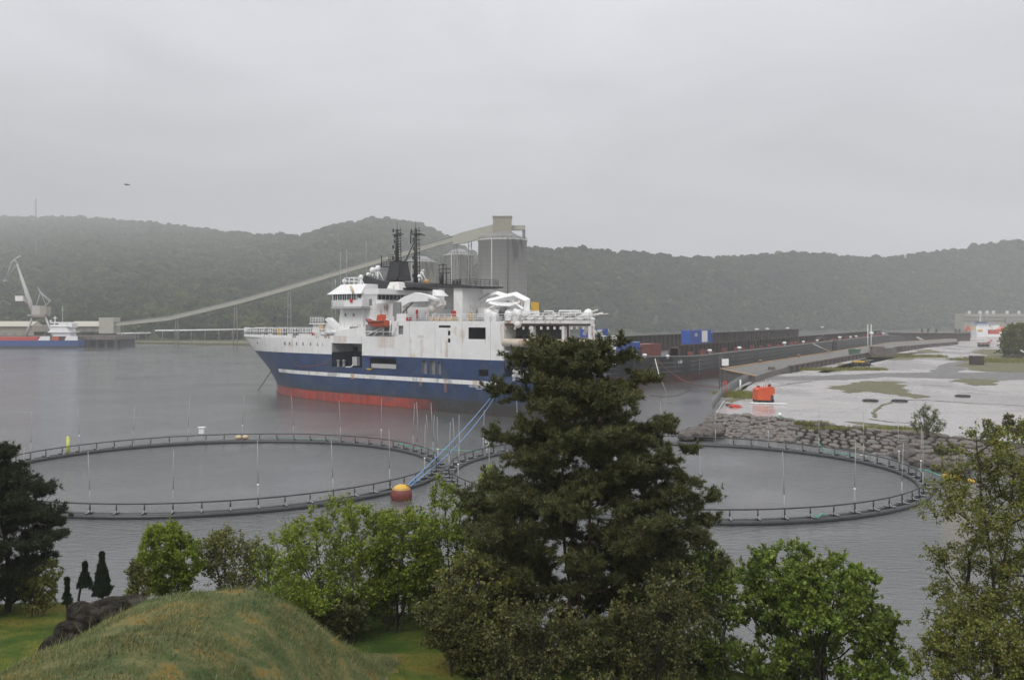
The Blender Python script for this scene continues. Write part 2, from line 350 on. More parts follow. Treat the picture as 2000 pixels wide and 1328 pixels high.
def forest(name, label, G, spacing, rmin, rmax, material, pxlo=None):
    n, m, _ = G.shape; pts = []
    for i in range(n-1):
        for j in range(1, m-1):
            if j > 26: continue
            a, b, c, d = G[i, j], G[i+1, j], G[i+1, j+1], G[i, j+1]
            ar = np.linalg.norm(np.cross((b-a)[:3], (d-a)[:3]))
            k = rng.poisson(ar/spacing**2)
            u = rng.random((k, 2)); 
            if k: pts.append(a+(b-a)*u[:, :1]+(d-a)*u[:, 1:]*1+(c-b-d+a)*u[:, :1]*u[:, 1:])
    pts = np.concatenate(pts); rad = rng.uniform(rmin, rmax, len(pts))*(1+.35*(rng.random(len(pts)) > .9))
    pts[:, 2] += rad*.55
    me = bpy.data.meshes.new(name); me.vertices.add(len(pts)); me.vertices.foreach_set('co', pts.astype(np.float32).ravel())
    at = me.attributes.new('rad', 'FLOAT', 'POINT'); at.data.foreach_set('value', rad.astype(np.float32)); me.materials.append(material); me.update()
    o = link(name, me); tag(o, label, 'forest', kind='stuff')
    g = bpy.data.node_groups.new(name+'_crowns', 'GeometryNodeTree')
    g.interface.new_socket('Geometry', in_out='INPUT', socket_type='NodeSocketGeometry'); g.interface.new_socket('Geometry', in_out='OUTPUT', socket_type='NodeSocketGeometry')
    A = g.nodes.new; K = g.links.new
    gi = A('NodeGroupInput'); go = A('NodeGroupOutput'); m2 = A('GeometryNodeMeshToPoints'); K(gi.outputs[0], m2.inputs[0])
    ico = A('GeometryNodeMeshIcoSphere'); ico.inputs['Radius'].default_value = 1; ico.inputs['Subdivisions'].default_value = 3
    sp = A('GeometryNodeSetPosition'); K(ico.outputs[0], sp.inputs['Geometry'])
    nn = A('ShaderNodeTexNoise'); nn.inputs['Scale'].default_value = 2.1; nn.inputs['Detail'].default_value = 3
    mm = A('ShaderNodeMath'); mm.operation = 'MULTIPLY_ADD'; K(nn.outputs[0], mm.inputs[0]); mm.inputs[1].default_value = 1.5; mm.inputs[2].default_value = -.75
    nr = A('GeometryNodeInputNormal'); vm = A('ShaderNodeVectorMath'); vm.operation = 'SCALE'; K(nr.outputs[0], vm.inputs[0]); K(mm.outputs[0], vm.inputs['Scale'])
    K(vm.outputs[0], sp.inputs['Offset'])
    sm = A('GeometryNodeSetMaterial'); sm.inputs['Material'].default_value = material; K(sp.outputs[0], sm.inputs[0])
    ip = A('GeometryNodeInstanceOnPoints'); K(m2.outputs[0], ip.inputs['Points']); K(sm.outputs[0], ip.inputs['Instance'])
    rv = A('FunctionNodeRandomValue'); rv.data_type = 'FLOAT_VECTOR'; rv.inputs[0].default_value = (-.5, -.5, 0); rv.inputs[1].default_value = (.5, .5, 6.28)
    K(rv.outputs[0], ip.inputs['Rotation'])
    na = A('GeometryNodeInputNamedAttribute'); na.data_type = 'FLOAT'; na.inputs[0].default_value = 'rad'
    cx = A('ShaderNodeCombineXYZ'); ml = A('ShaderNodeMath'); ml.operation = 'MULTIPLY'; ml.inputs[1].default_value = 1.05
    K(na.outputs[0], cx.inputs[0]); K(na.outputs[0], cx.inputs[1]); K(na.outputs[0], ml.inputs[0]); K(ml.outputs[0], cx.inputs[2]); K(cx.outputs[0], ip.inputs['Scale'])
    K(ip.outputs[0], go.inputs[0]); md = o.modifiers.new('crowns', 'NODES'); md.node_group = g
    return len(pts)
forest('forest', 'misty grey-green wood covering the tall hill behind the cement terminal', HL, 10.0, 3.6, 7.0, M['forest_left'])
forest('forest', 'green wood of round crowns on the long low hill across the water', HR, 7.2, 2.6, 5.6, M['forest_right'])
def sheet(name, poly, z, mt, bottom=None):
    b = MB(); b.prism([(p[0], p[1]) for p in poly], bottom if bottom is not None else z-.006, z, 'z')
    return b.build(name, mt)
ZY = 1.6
yard_px = [(1396, 808), (1566, 824), (1742, 845), (1934, 862), (2200, 885), (2700, 885), (2700, 657), (1990, 653), (1905, 655), (1870, 668), (1800, 681), (1704, 697), (1655, 705), (1544, 729), (1505, 733), (1470, 741), (1440, 757), (1412, 785)]
struct(sheet('yard', [P(a, b, ZY) for a, b in yard_px], ZY, M['yard'], -4))
def patch(name, pts, z, mt, kind='structure', jit=.12, n=6):
    q = [P(a, b, z) for a, b in pts]; out = []
    for i in range(len(q)):
        a, b = q[i], q[(i+1) % len(q)]
        for k in range(n):
            p = a.lerp(b, k/n); s = (b-a).length/n
            out.append((p.x+random.uniform(-1, 1)*s*jit*1.5, p.y+random.uniform(-1, 1)*s*jit*2.5))
    o = sheet(name, out, z, mt); o['kind'] = kind; return o
patch('gravel_track', [(1480, 741), (1530, 735), (1620, 733), (1700, 729), (1850, 727), (2100, 727), (2300, 742), (1960, 742), (1800, 738), (1730, 736), (1650, 742), (1560, 742)], ZY+.02, M['gravel'])
patch('gravel_track', [(1830, 716), (1880, 696), (1900, 697), (1890, 712), (1870, 727), (1820, 727)], ZY+.024, M['gravel'])
patch('moss', [(1612, 758), (1660, 749), (1690, 744), (1760, 745), (1772, 756), (1768, 766), (1815, 775), (1790, 778), (1740, 770), (1700, 765), (1655, 768), (1648, 762)], ZY+.028, M['moss'], 'stuff', .35)
patch('moss', [(1850, 744), (1890, 738), (1960, 743), (1945, 752), (1905, 753), (1880, 746)], ZY+.028, M['moss'], 'stuff', .35)
patch('moss', [(1650, 822), (1700, 826), (1790, 838), (1850, 848), (1840, 851), (1740, 842)], ZY+.03, M['moss'], 'stuff', .35)
patch('moss', [(1880, 714), (1895, 690), (1925, 682), (2100, 684), (2200, 726), (1930, 726), (1885, 722)], ZY+.03, M['moss'], 'stuff', .2)
patch('moss', [(1590, 727), (1640, 712), (1700, 703), (1760, 691), (1800, 683), (1700, 712), (1660, 722), (1620, 728)], ZY+.032, M['moss'], 'stuff', .2)
patch('moss', [(1416, 786), (1442, 760), (1470, 744), (1476, 748), (1452, 768), (1430, 788)], ZY+.03, M['moss'], 'stuff', .2)
def crack(pts, wd=.35):
    b = MB(); q = [P(a, c, ZY+.036) for a, c in pts]; out = []
    for a, c in zip(q[:-1], q[1:]):
        for k in range(6): p = a.lerp(c, k/6); out.append(Vector((p.x+random.uniform(-.15, .15), p.y+random.uniform(-.4, .4), p.z)))
    out.append(q[-1]); vs = []
    for i, p in enumerate(out):
        t = (out[min(i+1, len(out)-1)]-out[max(i-1, 0)]).normalized(); s = Vector((-t.y, t.x, 0))*wd*random.uniform(.3, 1.1); vs += [p+s, p-s]
    b.add(vs, [(2*i, 2*i+1, 2*i+3, 2*i+2) for i in range(len(out)-1)])
    o = b.build('moss', M['moss']); o['kind'] = 'stuff'
crack([(1712, 815), (1704, 805), (1722, 792), (1748, 782), (1800, 780), (1880, 786), (1960, 790), (2040, 794)]); crack([(1500, 757), (1560, 747), (1600, 742)], .3); crack([(1700, 818), (1740, 824), (1790, 826)], .3); crack([(1800, 751), (1860, 755)], .3); crack([(1870, 766), (1930, 769)], .3)
# stone revetment below the yard edge
top_px = [(1396, 808), (1480, 815.5), (1566, 824), (1742, 845), (1934, 862), (2200, 885)]
bot_px = [(1352, 850), (1448, 861), (1540, 870), (1700, 888), (1850, 918), (2080, 945)]
T = [P(a, b, ZY) for a, b in top_px]; Bt = [P(a, b, -.25) for a, b in bot_px]
def along(pl, s):
    s *= len(pl)-1; i = min(int(s), len(pl)-2); return pl[i].lerp(pl[i+1], s-i)
root = thing('stone_revetment', 'sloping revetment of rough stone blocks below the wet concrete yard', 'sea wall', T[1])
b = MB(); n = 30; vs = []
for i in range(n+1): vs += [along(T, i/n)+Vector((0, 0, -.35)), along(Bt, i/n)+Vector((0, 0, -.5))]
b.add(vs, [(2*i, 2*i+1, 2*i+3, 2*i+2) for i in range(n)]); b.build('bedding', M['rockdark'], root, off=T[1])
b = MB(); nr = 9
def rock_vs(c, ax, ay, az, sx, sy, sz, n=7):
    vs = []; jit = [random.uniform(.75, 1.12) for _ in range(n)]; ph = random.uniform(0, 6.28)
    for lv, (sc, h) in enumerate(((.9, -.5), (1, 0), (1, .36), (.86, .5))):
        for k in range(n):
            a = ph+2*math.pi*k/n; q = jit[k]*sc*random.uniform(.95, 1.05)
            vs.append(c+ax*(math.cos(a)*sx*q*.5)+ay*(math.sin(a)*sy*q*.5)+az*(h*sz*random.uniform(.9, 1.1)))
    fs = [(l*n+k, l*n+(k+1) % n, (l+1)*n+(k+1) % n, (l+1)*n+k) for l in range(3) for k in range(n)]+[tuple(3*n+k for k in range(n))]
    return vs, fs
for r in range(nr):
    s = .0
    while s < 1:
        w = random.uniform(.7, 2.1); seg = (T[-1]-T[0]).length; ds = w/seg*.92
        v = (r+.5+random.uniform(-.3, .3)+.25*math.sin(s*40+r))/nr
        a, c = along(T, min(s+ds/2, 1)), along(Bt, min(s+ds/2, 1)); p = a.lerp(c, v)
        ax = (along(T, min(s+.02, 1))-along(T, max(s-.02, 0))).normalized(); dn = (c-a).normalized(); az = ax.cross(dn).normalized()
        if az.z < 0: az = -az
        hgt = (c-a).length/nr
        if along(T, s).y < 200: b.add(*rock_vs(p, ax, dn, az, w*.99, hgt*random.uniform(.95, 1.3), random.uniform(.5, 1.0), random.choice((4, 5, 5, 6))))
        s += ds
b.build('stone_facing', M['stone'], root, off=T[1])
b = MB()
for i in range(len(T)-1):
    a, c = T[i]+Vector((0, 0, .12)), T[i+1]+Vector((0, 0, .12)); dn = Vector((0, -.5, 0))
    b.add([a+dn*.6, c+dn*.6, c-dn*.5, a-dn*.5, a+dn*.6-Vector((0, 0, .6)), c+dn*.6-Vector((0, 0, .6)), c-dn*.5-Vector((0, 0, .6)), a-dn*.5-Vector((0, 0, .6))],
          [(0, 1, 2, 3), (4, 5, 1, 0), (3, 2, 6, 7), (0, 3, 7, 4), (1, 5, 6, 2)])
b.build('coping', M['wall'], root, off=T[1])
def boulder(name, label, c, sx, sy, sz, mt, group=None, cat='rock', seed=0):
    st = random.getstate(); random.seed(seed or 1); b = MB(); n = 20; vs = []; rings = 12
    o1, o2, o3 = [random.uniform(0, 6) for _ in range(3)]
    for i in range(rings+1):
        th = math.pi*i/rings
        for k in range(n):
            a = 2*math.pi*k/n; x, y, z = math.sin(th)*math.cos(a), math.sin(th)*math.sin(a), math.cos(th)
            q = 1+.16*math.sin(3*x+o1)*math.cos(2.6*y+o2)+.12*math.sin(5*z+4*x+o3)+.06*math.sin(9*x+7*y+o2)*math.sin(8*z+o1)+random.uniform(-.045, .045)
            q = min(q, 1.02); q = min(q, .92/max(.35, abs(x*math.cos(o1)+y*math.sin(o1))), .8/max(.35, abs(z*.8+x*.6))); vs.append((x*q*sx/2, y*q*sy/2, z*q*sz/2))
    b.add(vs, [(i*n+k, (i+1)*n+k, (i+1)*n+(k+1) % n, i*n+(k+1) % n) for i in range(rings) for k in range(n)])
    random.setstate(st); o = b.build(name, mt); o.location = c; o.rotation_euler = (random.uniform(-.2, .2), random.uniform(-.2, .2), random.uniform(0, 3)); tag(o, label, cat, group)
    return o
for i in range(26):
    px = random.uniform(1338, 1402); v = random.random(); y = 852-(px-1338)*.55*v-2; p = P(px, y, random.uniform(.05, .9))
    s = random.uniform(1.2, 2.6); boulder('boulder', 'grey-brown quarry boulder in the rock pile at the water-side tip of the stone revetment', p, s*1.3, s, s*.75, M['rock'], 'boulders piled at the revetment tip', seed=i+1)
for i, (px, py, s) in enumerate([(1765, 888, 2.6), (1800, 902, 2.2), (1772, 878, 2), (1935, 893, 3.2), (1960, 902, 2.8), (1905, 905, 2.2), (1985, 896, 2.6), (1875, 915, 2.2), (1840, 911, 2)]):
    boulder('boulder', 'rounded boulder at the foot of the revetment beyond the birch', P(px, py, .4), s*1.3, s, s*.8, M['rock'], 'boulders below the yard on the right', seed=60+i)
# ------------------------------------------------------------------ pier with retaining wall
ZP = 3.0; ppx = [(1407, 721), (1475, 735), (1502, 726), (1541, 716), (1655, 696), (1704, 688.6), (1751, 678), (1871, 668), (1868, 661), (1740, 669), (1587, 693.5)]
pp = [P(a, b, ZP) for a, b in ppx]; o0 = pp[0]
root = thing('quay', 'low concrete quay with ochre-edged deck and stained retaining wall beside the black barge', 'quay', o0)
MB().prism([(p.x, p.y) for p in pp], -3, ZP, 'z').build('deck', M['concrete'], root, off=o0)
b = MB()
def ribbon(b, pts, wd, h, z):
    for a, c in zip(pts[:-1], pts[1:]):
        a, c = Vector(a), Vector(c); t = (c-a).normalized(); s = Vector((-t.y, t.x, 0))*wd/2
        b.add([a+s+Vector((0, 0, z)), a-s+Vector((0, 0, z)), c-s+Vector((0, 0, z)), c+s+Vector((0, 0, z)), a+s+Vector((0, 0, z+h)), a-s+Vector((0, 0, z+h)), c-s+Vector((0, 0, z+h)), c+s+Vector((0, 0, z+h))],
              [(4, 5, 6, 7), (0, 1, 5, 4), (2, 3, 7, 6), (1, 2, 6, 5), (3, 0, 4, 7)])
ribbon(b, [pp[1], pp[0], pp[10], pp[9], pp[8]], .55, .22, .004); b.build('edge_kerb', M['ochre'], root, off=o0)
b = MB(); ribbon(b, [pp[3], pp[4], pp[5], pp[6], pp[7]], .9, .35, .004)
for a, c in zip(pp[3:7], pp[4:8]):
    k = int((c-a).length/6)
    for i in range(k): q = a.lerp(c, (i+.5)/k); b.obox((q.x+.25, q.y-.4, -.5), .5, .5, ZP+.45, math.atan2((c-a).y, (c-a).x))
b.build('retaining_wall', M['wall'], root, off=o0)
for px, py in ((1485, 708), (1560, 697), (1623, 685)):
    p = P(px, py, ZP+.3); MB().lathe(p, [(0, 0), (.3, 0), (.28, .5), (.5, .6), (.5, .8), (0, .85)], 12).build('bollard', M['ochre'], root, off=o0)
# ------------------------------------------------------------------ barges
BA = math.atan2(.8776, .4793); BO = Vector((36, 226, 0)); ba = Vector((.4793, .8776, 0)); bb = Vector((-.8776, .4793, 0))
def bt(px, y):  # distance along the barge at photo column px, on the line y metres in from the near side
    u = (px-1000)/F; o = BO+bb*y; return (u*o.y-o.x)/(ba.x-u*ba.y)
def bz(px, py, y): t = bt(px, y); return CZ-(py-HY)*(BO+ba*t+bb*y).y/F
def barge_mat():
    m, t, p = principled('barge_hull_paint'); c = t.nodes.new('ShaderNodeTexCoord'); s = t.nodes.new('ShaderNodeSeparateXYZ'); t.links.new(c.outputs['Object'], s.inputs[0])
    n = noise(t, .5, 5); z = math_(t, 'ADD', s.outputs['Z'], math_(t, 'MULTIPLY', n, .8))
    base = rampn(t, n, [(.3, (.022, .024, .026)), (.7, (.042, .043, .045))])
    red = rampn(t, noise(t, .8, 4), [(.35, (.045, .028, .025)), (.7, (.13, .035, .03))])
    col = mixc(t, math_(t, 'LESS_THAN', z, 2.35), base, red)
    ln = None
    for h in (2.9, 4.1, 5.2):
        q = math_(t, 'LESS_THAN', math_(t, 'ABSOLUTE', math_(t, 'SUBTRACT', s.outputs['Z'], h)), .06); ln = q if ln is None else math_(t, 'ADD', ln, q)
    br = rampn(t, noise(t, .12, 2, stretch=(1, .1, .1)), [(.42, (0, 0, 0)), (.52, (.7, .7, .7))])
    col = mixc(t, math_(t, 'MULTIPLY', ln, br), col, (.3, .3, .3)); t.links.new(col, p.inputs['Base Color']); p.inputs['Roughness'].default_value = .45; return m
M['barge'] = barge_mat()
def barge(name, label, t0, t1, bow, mast=False):
    root = thing(name, label, 'barge', BO, BA); Z = 6.3; B = 30
    b = MB(); st = []
    if bow:
        for t, y0, y1, zz in ((t0-34, 12, 24, .7), (t0-28, 6, 28, .6), (t0-18, 1.6, 30, .35), (t0-8, .3, B, .12), (t0, 0, B, 0)): st.append((t, y0, y1, Z+zz))
    else: st.append((t0, 0, B, Z))
    st += [(t1-12, 0, B, Z), (t1, 2, B-2, Z)]; vs = []
    for t, y0, y1, zt in st: vs += [(t+(2 if bow and t < t0 else 0), y0+(.5 if t < t0 else 0), -1.5), (t, y0, zt), (t, y1, zt), (t, y1, -1.5)]
    n = len(st); fs = []
    for i in range(n-1):
        a, c = 4*i, 4*i+4; fs += [(a, c, c+1, a+1), (a+1, c+1, c+2, a+2), (a+2, c+2, c+3, a+3), (a+3, c+3, c, a)]
    fs += [(0, 1, 2, 3), (4*n-4, 4*n-1, 4*n-2, 4*n-3)]; b.add(vs, fs); b.build('hull', M['barge'], root)
    b = MB(); pts = [Vector((t, y0, zt)) for t, y0, y1, zt in st]; ribbon(b, pts, .5, .22, .004); pts2 = [Vector((t, y1, zt)) for t, y0, y1, zt in st]; ribbon(b, pts2, .5, .22, .004)
    b.build('deck_edge', M['grey'], root)
    for y0, z1, ta in ((4.6, 9.2, max(t0-4, bt(1290, 4.6))),)+(((25.5, 11.2, t0-24),) if bow else ()):
        te = t1-8 if y0 < 10 else bt(1560, 25.5); b = MB(); b.box(ta, te, y0, y0+.5, Z-.1, z1); b.box(ta, te, y0+2.6, y0+3.1, Z-.1, z1-.6); b.box(ta, te, y0+.5, y0+2.6, z1-.9, z1-.65)
        k = int((te-ta)/4)
        for i in range(k): t = ta+(i+.5)*4; b.box(t, t+.25, y0-.35, y0, Z, z1-.25)
        b.box(ta, te, y0-.4, y0+.05, z1-.25, z1+.003); b.build('coaming', M['brown'], root)
        if y0 < 10:
            k = int((te-ta)/3.2)
            for i in range(k):
                t = ta+(i+.4)*3.2
                if hash2(i//7, t0) > .1: MB().path([(t, y0-.5, z1-.8), (t+.9, y0-1.2, z1-1.75)], .075, 4).build('stay', M['ltgrey'], root)
            k = int((te-ta)/11)
            for i in range(k): t = ta+i*11+random.uniform(0, 5); MB().box(t, t+random.uniform(.6, 2.2), y0-2.4, y0-1.2, Z, Z+random.uniform(.5, 1.5)).build('deck_fitting', M['rustred'], root)
    return root
barge_near = barge('barge', 'long black barge with rusty brown coamings moored at the quay, white lettering near its bow', 30, 232, True)
barge_far = barge('barge', 'farther black barge in line behind the lettered one, reaching to the far quay', 234, 425, False)
vp = None
for px, w in ((1212, 1.5), (1240, 1.5), (1259, 1.1), (1304, .9), (1386, 1.35), (1444, 1.3), (1532, 1.5), (1569, 1.2), (1596, 1.2), (1640, 1.7), (1661, 1.3), (1672, 1.4), (1702, 2.6), (1725, 1.5)):
    y = 1.6 if px > 1280 else 3.2; t = bt(px, y); z = 6.3+(.45 if px < 1270 else 0)
    b = MB(); s = w; b.lathe((t, y, z), [(0, 0), (.26*s, 0), (.26*s, .5*s), (.5*s, .62*s), (.52*s, .85*s), (.36*s, 1.02*s), (0, 1.06*s)], 14)
    b.build('vent', M['white_clean'], barge_near if t < 233 else barge_far)
for px, w in ((1478, 1), (1499, .9), (1538, 1), (1606, .9)):
    y = 26; t = bt(px, y); b = MB(); b.lathe((t, y, 11.2), [(0, 0), (.4, 0), (.4, .3), (.9, .4), (.9, .8), (0, 1)], 12); b.build('vent', M['white_clean'], barge_near if t < 233 else barge_far)
def text_mesh(name, s, size, mt, parent, mtx, ext=.01, align='CENTER'):
    cu = bpy.data.curves.new(name, 'FONT'); cu.body = s; cu.size = size; cu.extrude = ext; cu.align_x = align; cu.space_character = 1.08
    tmp = bpy.data.objects.new('tmp', cu); COL.objects.link(tmp); dg = bpy.context.evaluated_depsgraph_get()
    me = bpy.data.meshes.new_from_object(tmp.evaluated_get(dg)); bpy.data.objects.remove(tmp); bpy.data.curves.remove(cu)
    me.transform(mtx); me.materials.clear(); me.materials.append(mt); o = link(name, me, parent); return o
def side_m(t, y, z): return Matrix.Translation((t, y, z)) @ Matrix.Rotation(R(90), 4, 'X')
t = bt(1328, 0); text_mesh('lettering', 'S 600', 1.2, M['white_clean'], barge_near, side_m(t, -.06, 5.0) @ Matrix.Scale(1.1, 4, (1, 0, 0)))
t = bt(1366, 0)
for k, s in enumerate('65432'): text_mesh('draught_mark', s, .7, M['white_clean'], barge_near, side_m(t, -.03, 5.2-k*.92))
def local(root, w): return root.matrix_basis.inverted() @ Vector(w)
def container(name, label, px0, px1, py0, py1, y, base_z, mt, depth=2.5, panels=True, root_rz=BA):
    t0, t1 = bt(px0, y), bt(px1, y); z1 = bz((px0+px1)/2, py0, y); L_ = t1-t0; H_ = z1-base_z; w = BO+ba*t0+bb*y
    root = thing(name, label, 'container', (w.x, w.y, base_z), BA); b = MB(); b.box(.05, L_-.05, .05, depth-.05, .05, H_-.05)
    n = max(6, int(L_/.5))
    for i in range(n): x = L_*(i+.3)/n; b.box(x, x+L_/n*.45, .0, .08, .15, H_-.15)
    b.build('body', mt, root)
    b = MB(); r = .09
    for x in (0, L_-r*2):
        for yy in (-.02, depth-r*2+.02): b.box(x, x+r*2, yy, yy+r*2, 0, H_)
    for z in (0, H_-r*2):
        for yy in (-.03, depth-r*2+.03): b.box(0, L_, yy, yy+r*2, z+.004, z+r*2-.004)
    b.build('frame', mt, root); return root, L_, H_
c, L_, H_ = container('container', 'blue cabin container with white door panel standing on the barge coaming', 1348, 1389, 644.5, 667, 5.0, 9.22, M['blue'])
MB().box(L_*.53, L_*.8, -.1, -.05, .35, H_-.25).build('door', M['white_clean'], c)
MB().box(L_*.2, L_*.32, -.1, -.05, H_*.55, H_*.78).build('window', M['ltgrey'], c)
b = MB(); b.rail([(L_, 0, 0), (L_+2.2, 0, 0), (L_+2.2, 2, 0)], 1.2, 1, .05); b.box(L_, L_+2.4, 0, 2.2, -.15, 0); b.path([(L_+.2, -.05, .1), (L_+1.2, -.05, H_)], .08); b.path([(L_+2.2, 0, 0), (L_+4.5, 0, -.4)], .12); b.build('stair_platform', M['blue'], c)
MB().box(L_+.1, L_+1.1, .2, 1.2, H_-1.2, H_-.1).build('air_unit', M['ltgrey'], c)
c, L_, H_ = container('container', 'blue cabin container with wide white panel just right of the ship stern', 1150, 1187, 642, 658.5, 25.6, 11.22, M['blue'])
MB().box(L_*.42, L_*.72, -.1, -.05, .2, H_-.2).build('door', M['white_clean'], c)
MB().box(L_+.05, L_+1.3, .1, 1, H_-1, H_).build('air_unit', M['ltgrey'], c)
b = MB(); b.rail([(L_+1.4, 0, -1.2), (L_+8, 0, -1.6)], 1.3, 1.6, .06); b.box(L_, L_+8, 0, 2, -1.6, -1.4); b.build('walkway', M['blue'], c)
c, L_, H_ = container('container', 'blue open-top container with pale rim near the barge bow', 1190, 1250, 670, 692, 6.2, 6.95, M['blue'], 5)
b = MB(); b.path([(0, 0, H_+.03), (L_, 0, H_+.03), (L_, 5, H_+.03), (0, 5, H_+.03), (0, 0, H_+.03)], .08, 4); b.build('rim', M['ltblue'], c)
c, L_, H_ = container('container', 'rust-red container between the blue open-top one and the brown coaming', 1254, 1291, 671.5, 692, 6.4, 6.32, M['rustred'], 4)
# hawsers at the barge bow
def rope(name, label, pts, r, mt, sag=0, cat='rope', n=14):
    pts = [Vector(p) for p in pts]; q = []
    for a, c in zip(pts[:-1], pts[1:]):
        for i in range(n): s = i/n; p = a.lerp(c, s); p.z -= sag*4*s*(1-s); q.append(p)
    q.append(pts[-1]); o = pts[0]; b = MB(); b.path(q, r, 5); ob = b.build(name, mt, off=o); ob.location = o; tag(ob, label, cat); return ob
tb = BO+ba*bt(1278, 0); rope('hawser', 'pale slack hawser hanging from the barge bow into the water', [(tb.x, tb.y-1, 6.9), D(1288, 735, 205), P(1301, 766, 0)], .13, M['paleropem'], 0)
rope('hawser', 'dull red mooring line from the barge bow down towards the yard', [(tb.x+.5, tb.y-.6, 6.7), D(1322, 735, 222), D(1352, 748, 212), P(1404, 756, .3)], .09, M['redrope'], .3)
rope('hawser', 'thin grey slack line floating beside the barge bow', [P(1268, 770, .12), P(1290, 774.5, .12), P(1320, 773, .12), P(1350, 760, .12)], .08, M['greyrope'])
rope('gangway', 'thin grey gangway running from the barge deck down to the quay', [D(1588, 671.5, 366), D(1606, 680, 352), P(1624, 688.5, ZP)], .2, M['ltgrey'], cat='gangway')
# ------------------------------------------------------------------ the survey ship (local: x = along from the stem, y = lateral, near side -9, z = up)
SO = Vector((-52.2, 210, 0)); SA = R(-40); sa = Vector((math.cos(SA), math.sin(SA), 0)); sb = Vector((-math.sin(SA), math.cos(SA), 0))
def S(px, py, y=-9.0):
    u = (px-1000)/F; o = SO+sb*y; t = (u*o.y-o.x)/(sa.x-u*sa.y); return t, CZ-(py-HY)*(o.y+sa.y*t)/F
def ST(px, y=-9.0): return S(px, 700, y)[0]
def hull_mat():
    m, t, p = principled('ship_hull_paint'); c = t.nodes.new('ShaderNodeTexCoord'); s = t.nodes.new('ShaderNodeSeparateXYZ'); t.links.new(c.outputs['Object'], s.inputs[0])
    X, Z = s.outputs['X'], s.outputs['Z']; n = noise(t, .35, 5); n2 = noise(t, 1.2, 5, stretch=(1, 1, .15)); n3 = noise(t, .15, 3, stretch=(1, 1, .3))
    white = rampn(t, noise(t, .5, 4), [(.3, (.70, .70, .69)), (.7, (.80, .80, .79))])
    rs = rampn(t, math_(t, 'MULTIPLY', n2, noise(t, .3, 2)), [(.33, (0, 0, 0)), (.42, (.55, .55, .55))]); white = mixc(t, rs, white, (.5, .33, .17))
    blue = rampn(t, n, [(.3, (.010, .028, .078)), (.55, (.014, .042, .125)), (.75, (.03, .062, .14))])
    blue = mixc(t, rampn(t, n2, [(.6, (0, 0, 0)), (.72, (.6, .6, .6))]), blue, (.05, .05, .06))
    low = math_(t, 'MULTIPLY', math_(t, 'SUBTRACT', 4.3, Z), .45, True); low = math_(t, 'MULTIPLY', low, n3, True); blue = mixc(t, low, blue, (.035, .04, .045))
    red = rampn(t, n2, [(.3, (.20, .028, .02)), (.5, (.38, .05, .032)), (.7, (.3, .09, .07))])
    foul = math_(t, 'MULTIPLY', math_(t, 'SUBTRACT', math_(t, 'ADD', X, math_(t, 'MULTIPLY', n, 14)), 57), .12, True); red = mixc(t, foul, red, (.035, .03, .028))
    zw = math_(t, 'ADD', Z, math_(t, 'MULTIPLY', n2, .25))
    col = mixc(t, math_(t, 'GREATER_THAN', Z, 9.25), blue, white)
    st = math_(t, 'LESS_THAN', math_(t, 'ABSOLUTE', math_(t, 'SUBTRACT', Z, 5.33)), .36); xr = math_(t, 'MULTIPLY', math_(t, 'GREATER_THAN', X, 9.5), math_(t, 'LESS_THAN', X, 73.2))
    col = mixc(t, math_(t, 'MULTIPLY', st, xr), col, white)
    dk = math_(t, 'LESS_THAN', zw, math_(t, 'ADD', 2.45, math_(t, 'MULTIPLY', X, 0))); col = mixc(t, math_(t, 'MULTIPLY', dk, .8), col, (.03, .035, .04))
    col = mixc(t, math_(t, 'LESS_THAN', zw, 2.0), col, red)
    bf = math_(t, 'LESS_THAN', zw, .32); col = mixc(t, math_(t, 'MULTIPLY', bf, .6), col, (.05, .03, .025))
    nr = noise(t, 1.7, 4, stretch=(1, 1, .25))
    for x, w, z0, z1, s_ in ((54.6, .8, 12.7, 13.2, .35), (54.8, .3, 9.4, 12.5, .4), (60.9, .35, 9.4, 12.4, .5), (36.2, .55, 4.7, 5.8, .9), (60.6, .4, 3.4, 5.9, .5), (54.5, .4, 4.2, 5.8, .5), (45.5, 2.2, 10.8, 13.0, .35), (32.5, 2.0, 11.6, 12.9, .4), (67.5, .6, 4.9, 5.8, .6), (73.6, .4, 12.2, 15.4, .4)):
        a = math_(t, 'LESS_THAN', math_(t, 'ABSOLUTE', math_(t, 'SUBTRACT', math_(t, 'ADD', X, math_(t, 'MULTIPLY', nr, .6)), x+.3)), w); b_ = math_(t, 'MULTIPLY', math_(t, 'GREATER_THAN', Z, z0), math_(t, 'LESS_THAN', Z, z1))
        col = mixc(t, math_(t, 'MULTIPLY', math_(t, 'MULTIPLY', a, b_), math_(t, 'MULTIPLY', nr, s_*1.5, True)), col, (.38, .2, .07))
    sm = math_(t, 'LESS_THAN', math_(t, 'FRACT', math_(t, 'MULTIPLY', X, .155)), .012); col = mixc(t, math_(t, 'MULTIPLY', sm, .5), col, (.08, .08, .08))
    sc2 = rampn(t, noise(t, .22, 5, rough=.7), [(.52, (0, 0, 0)), (.6, (.45, .45, .45))]); sc2 = math_(t, 'MULTIPLY', sc2, math_(t, 'LESS_THAN', Z, 8.9)); col = mixc(t, sc2, col, (.06, .07, .09))
    t.links.new(col, p.inputs['Base Color']); p.inputs['Roughness'].default_value = .42; bumpn(t, p, noise(t, .45, 2), .35, .12); return m
M['hull'] = hull_mat()
ship = thing('survey_ship', 'large blue and white survey ship with black masts, moored behind the fish cages', 'ship', SO, SA)
def sp(b, poly, y0, y1, yref=None): return b.prism([S(px, py, y0 if yref is None else yref) for px, py in poly], y0, y1)
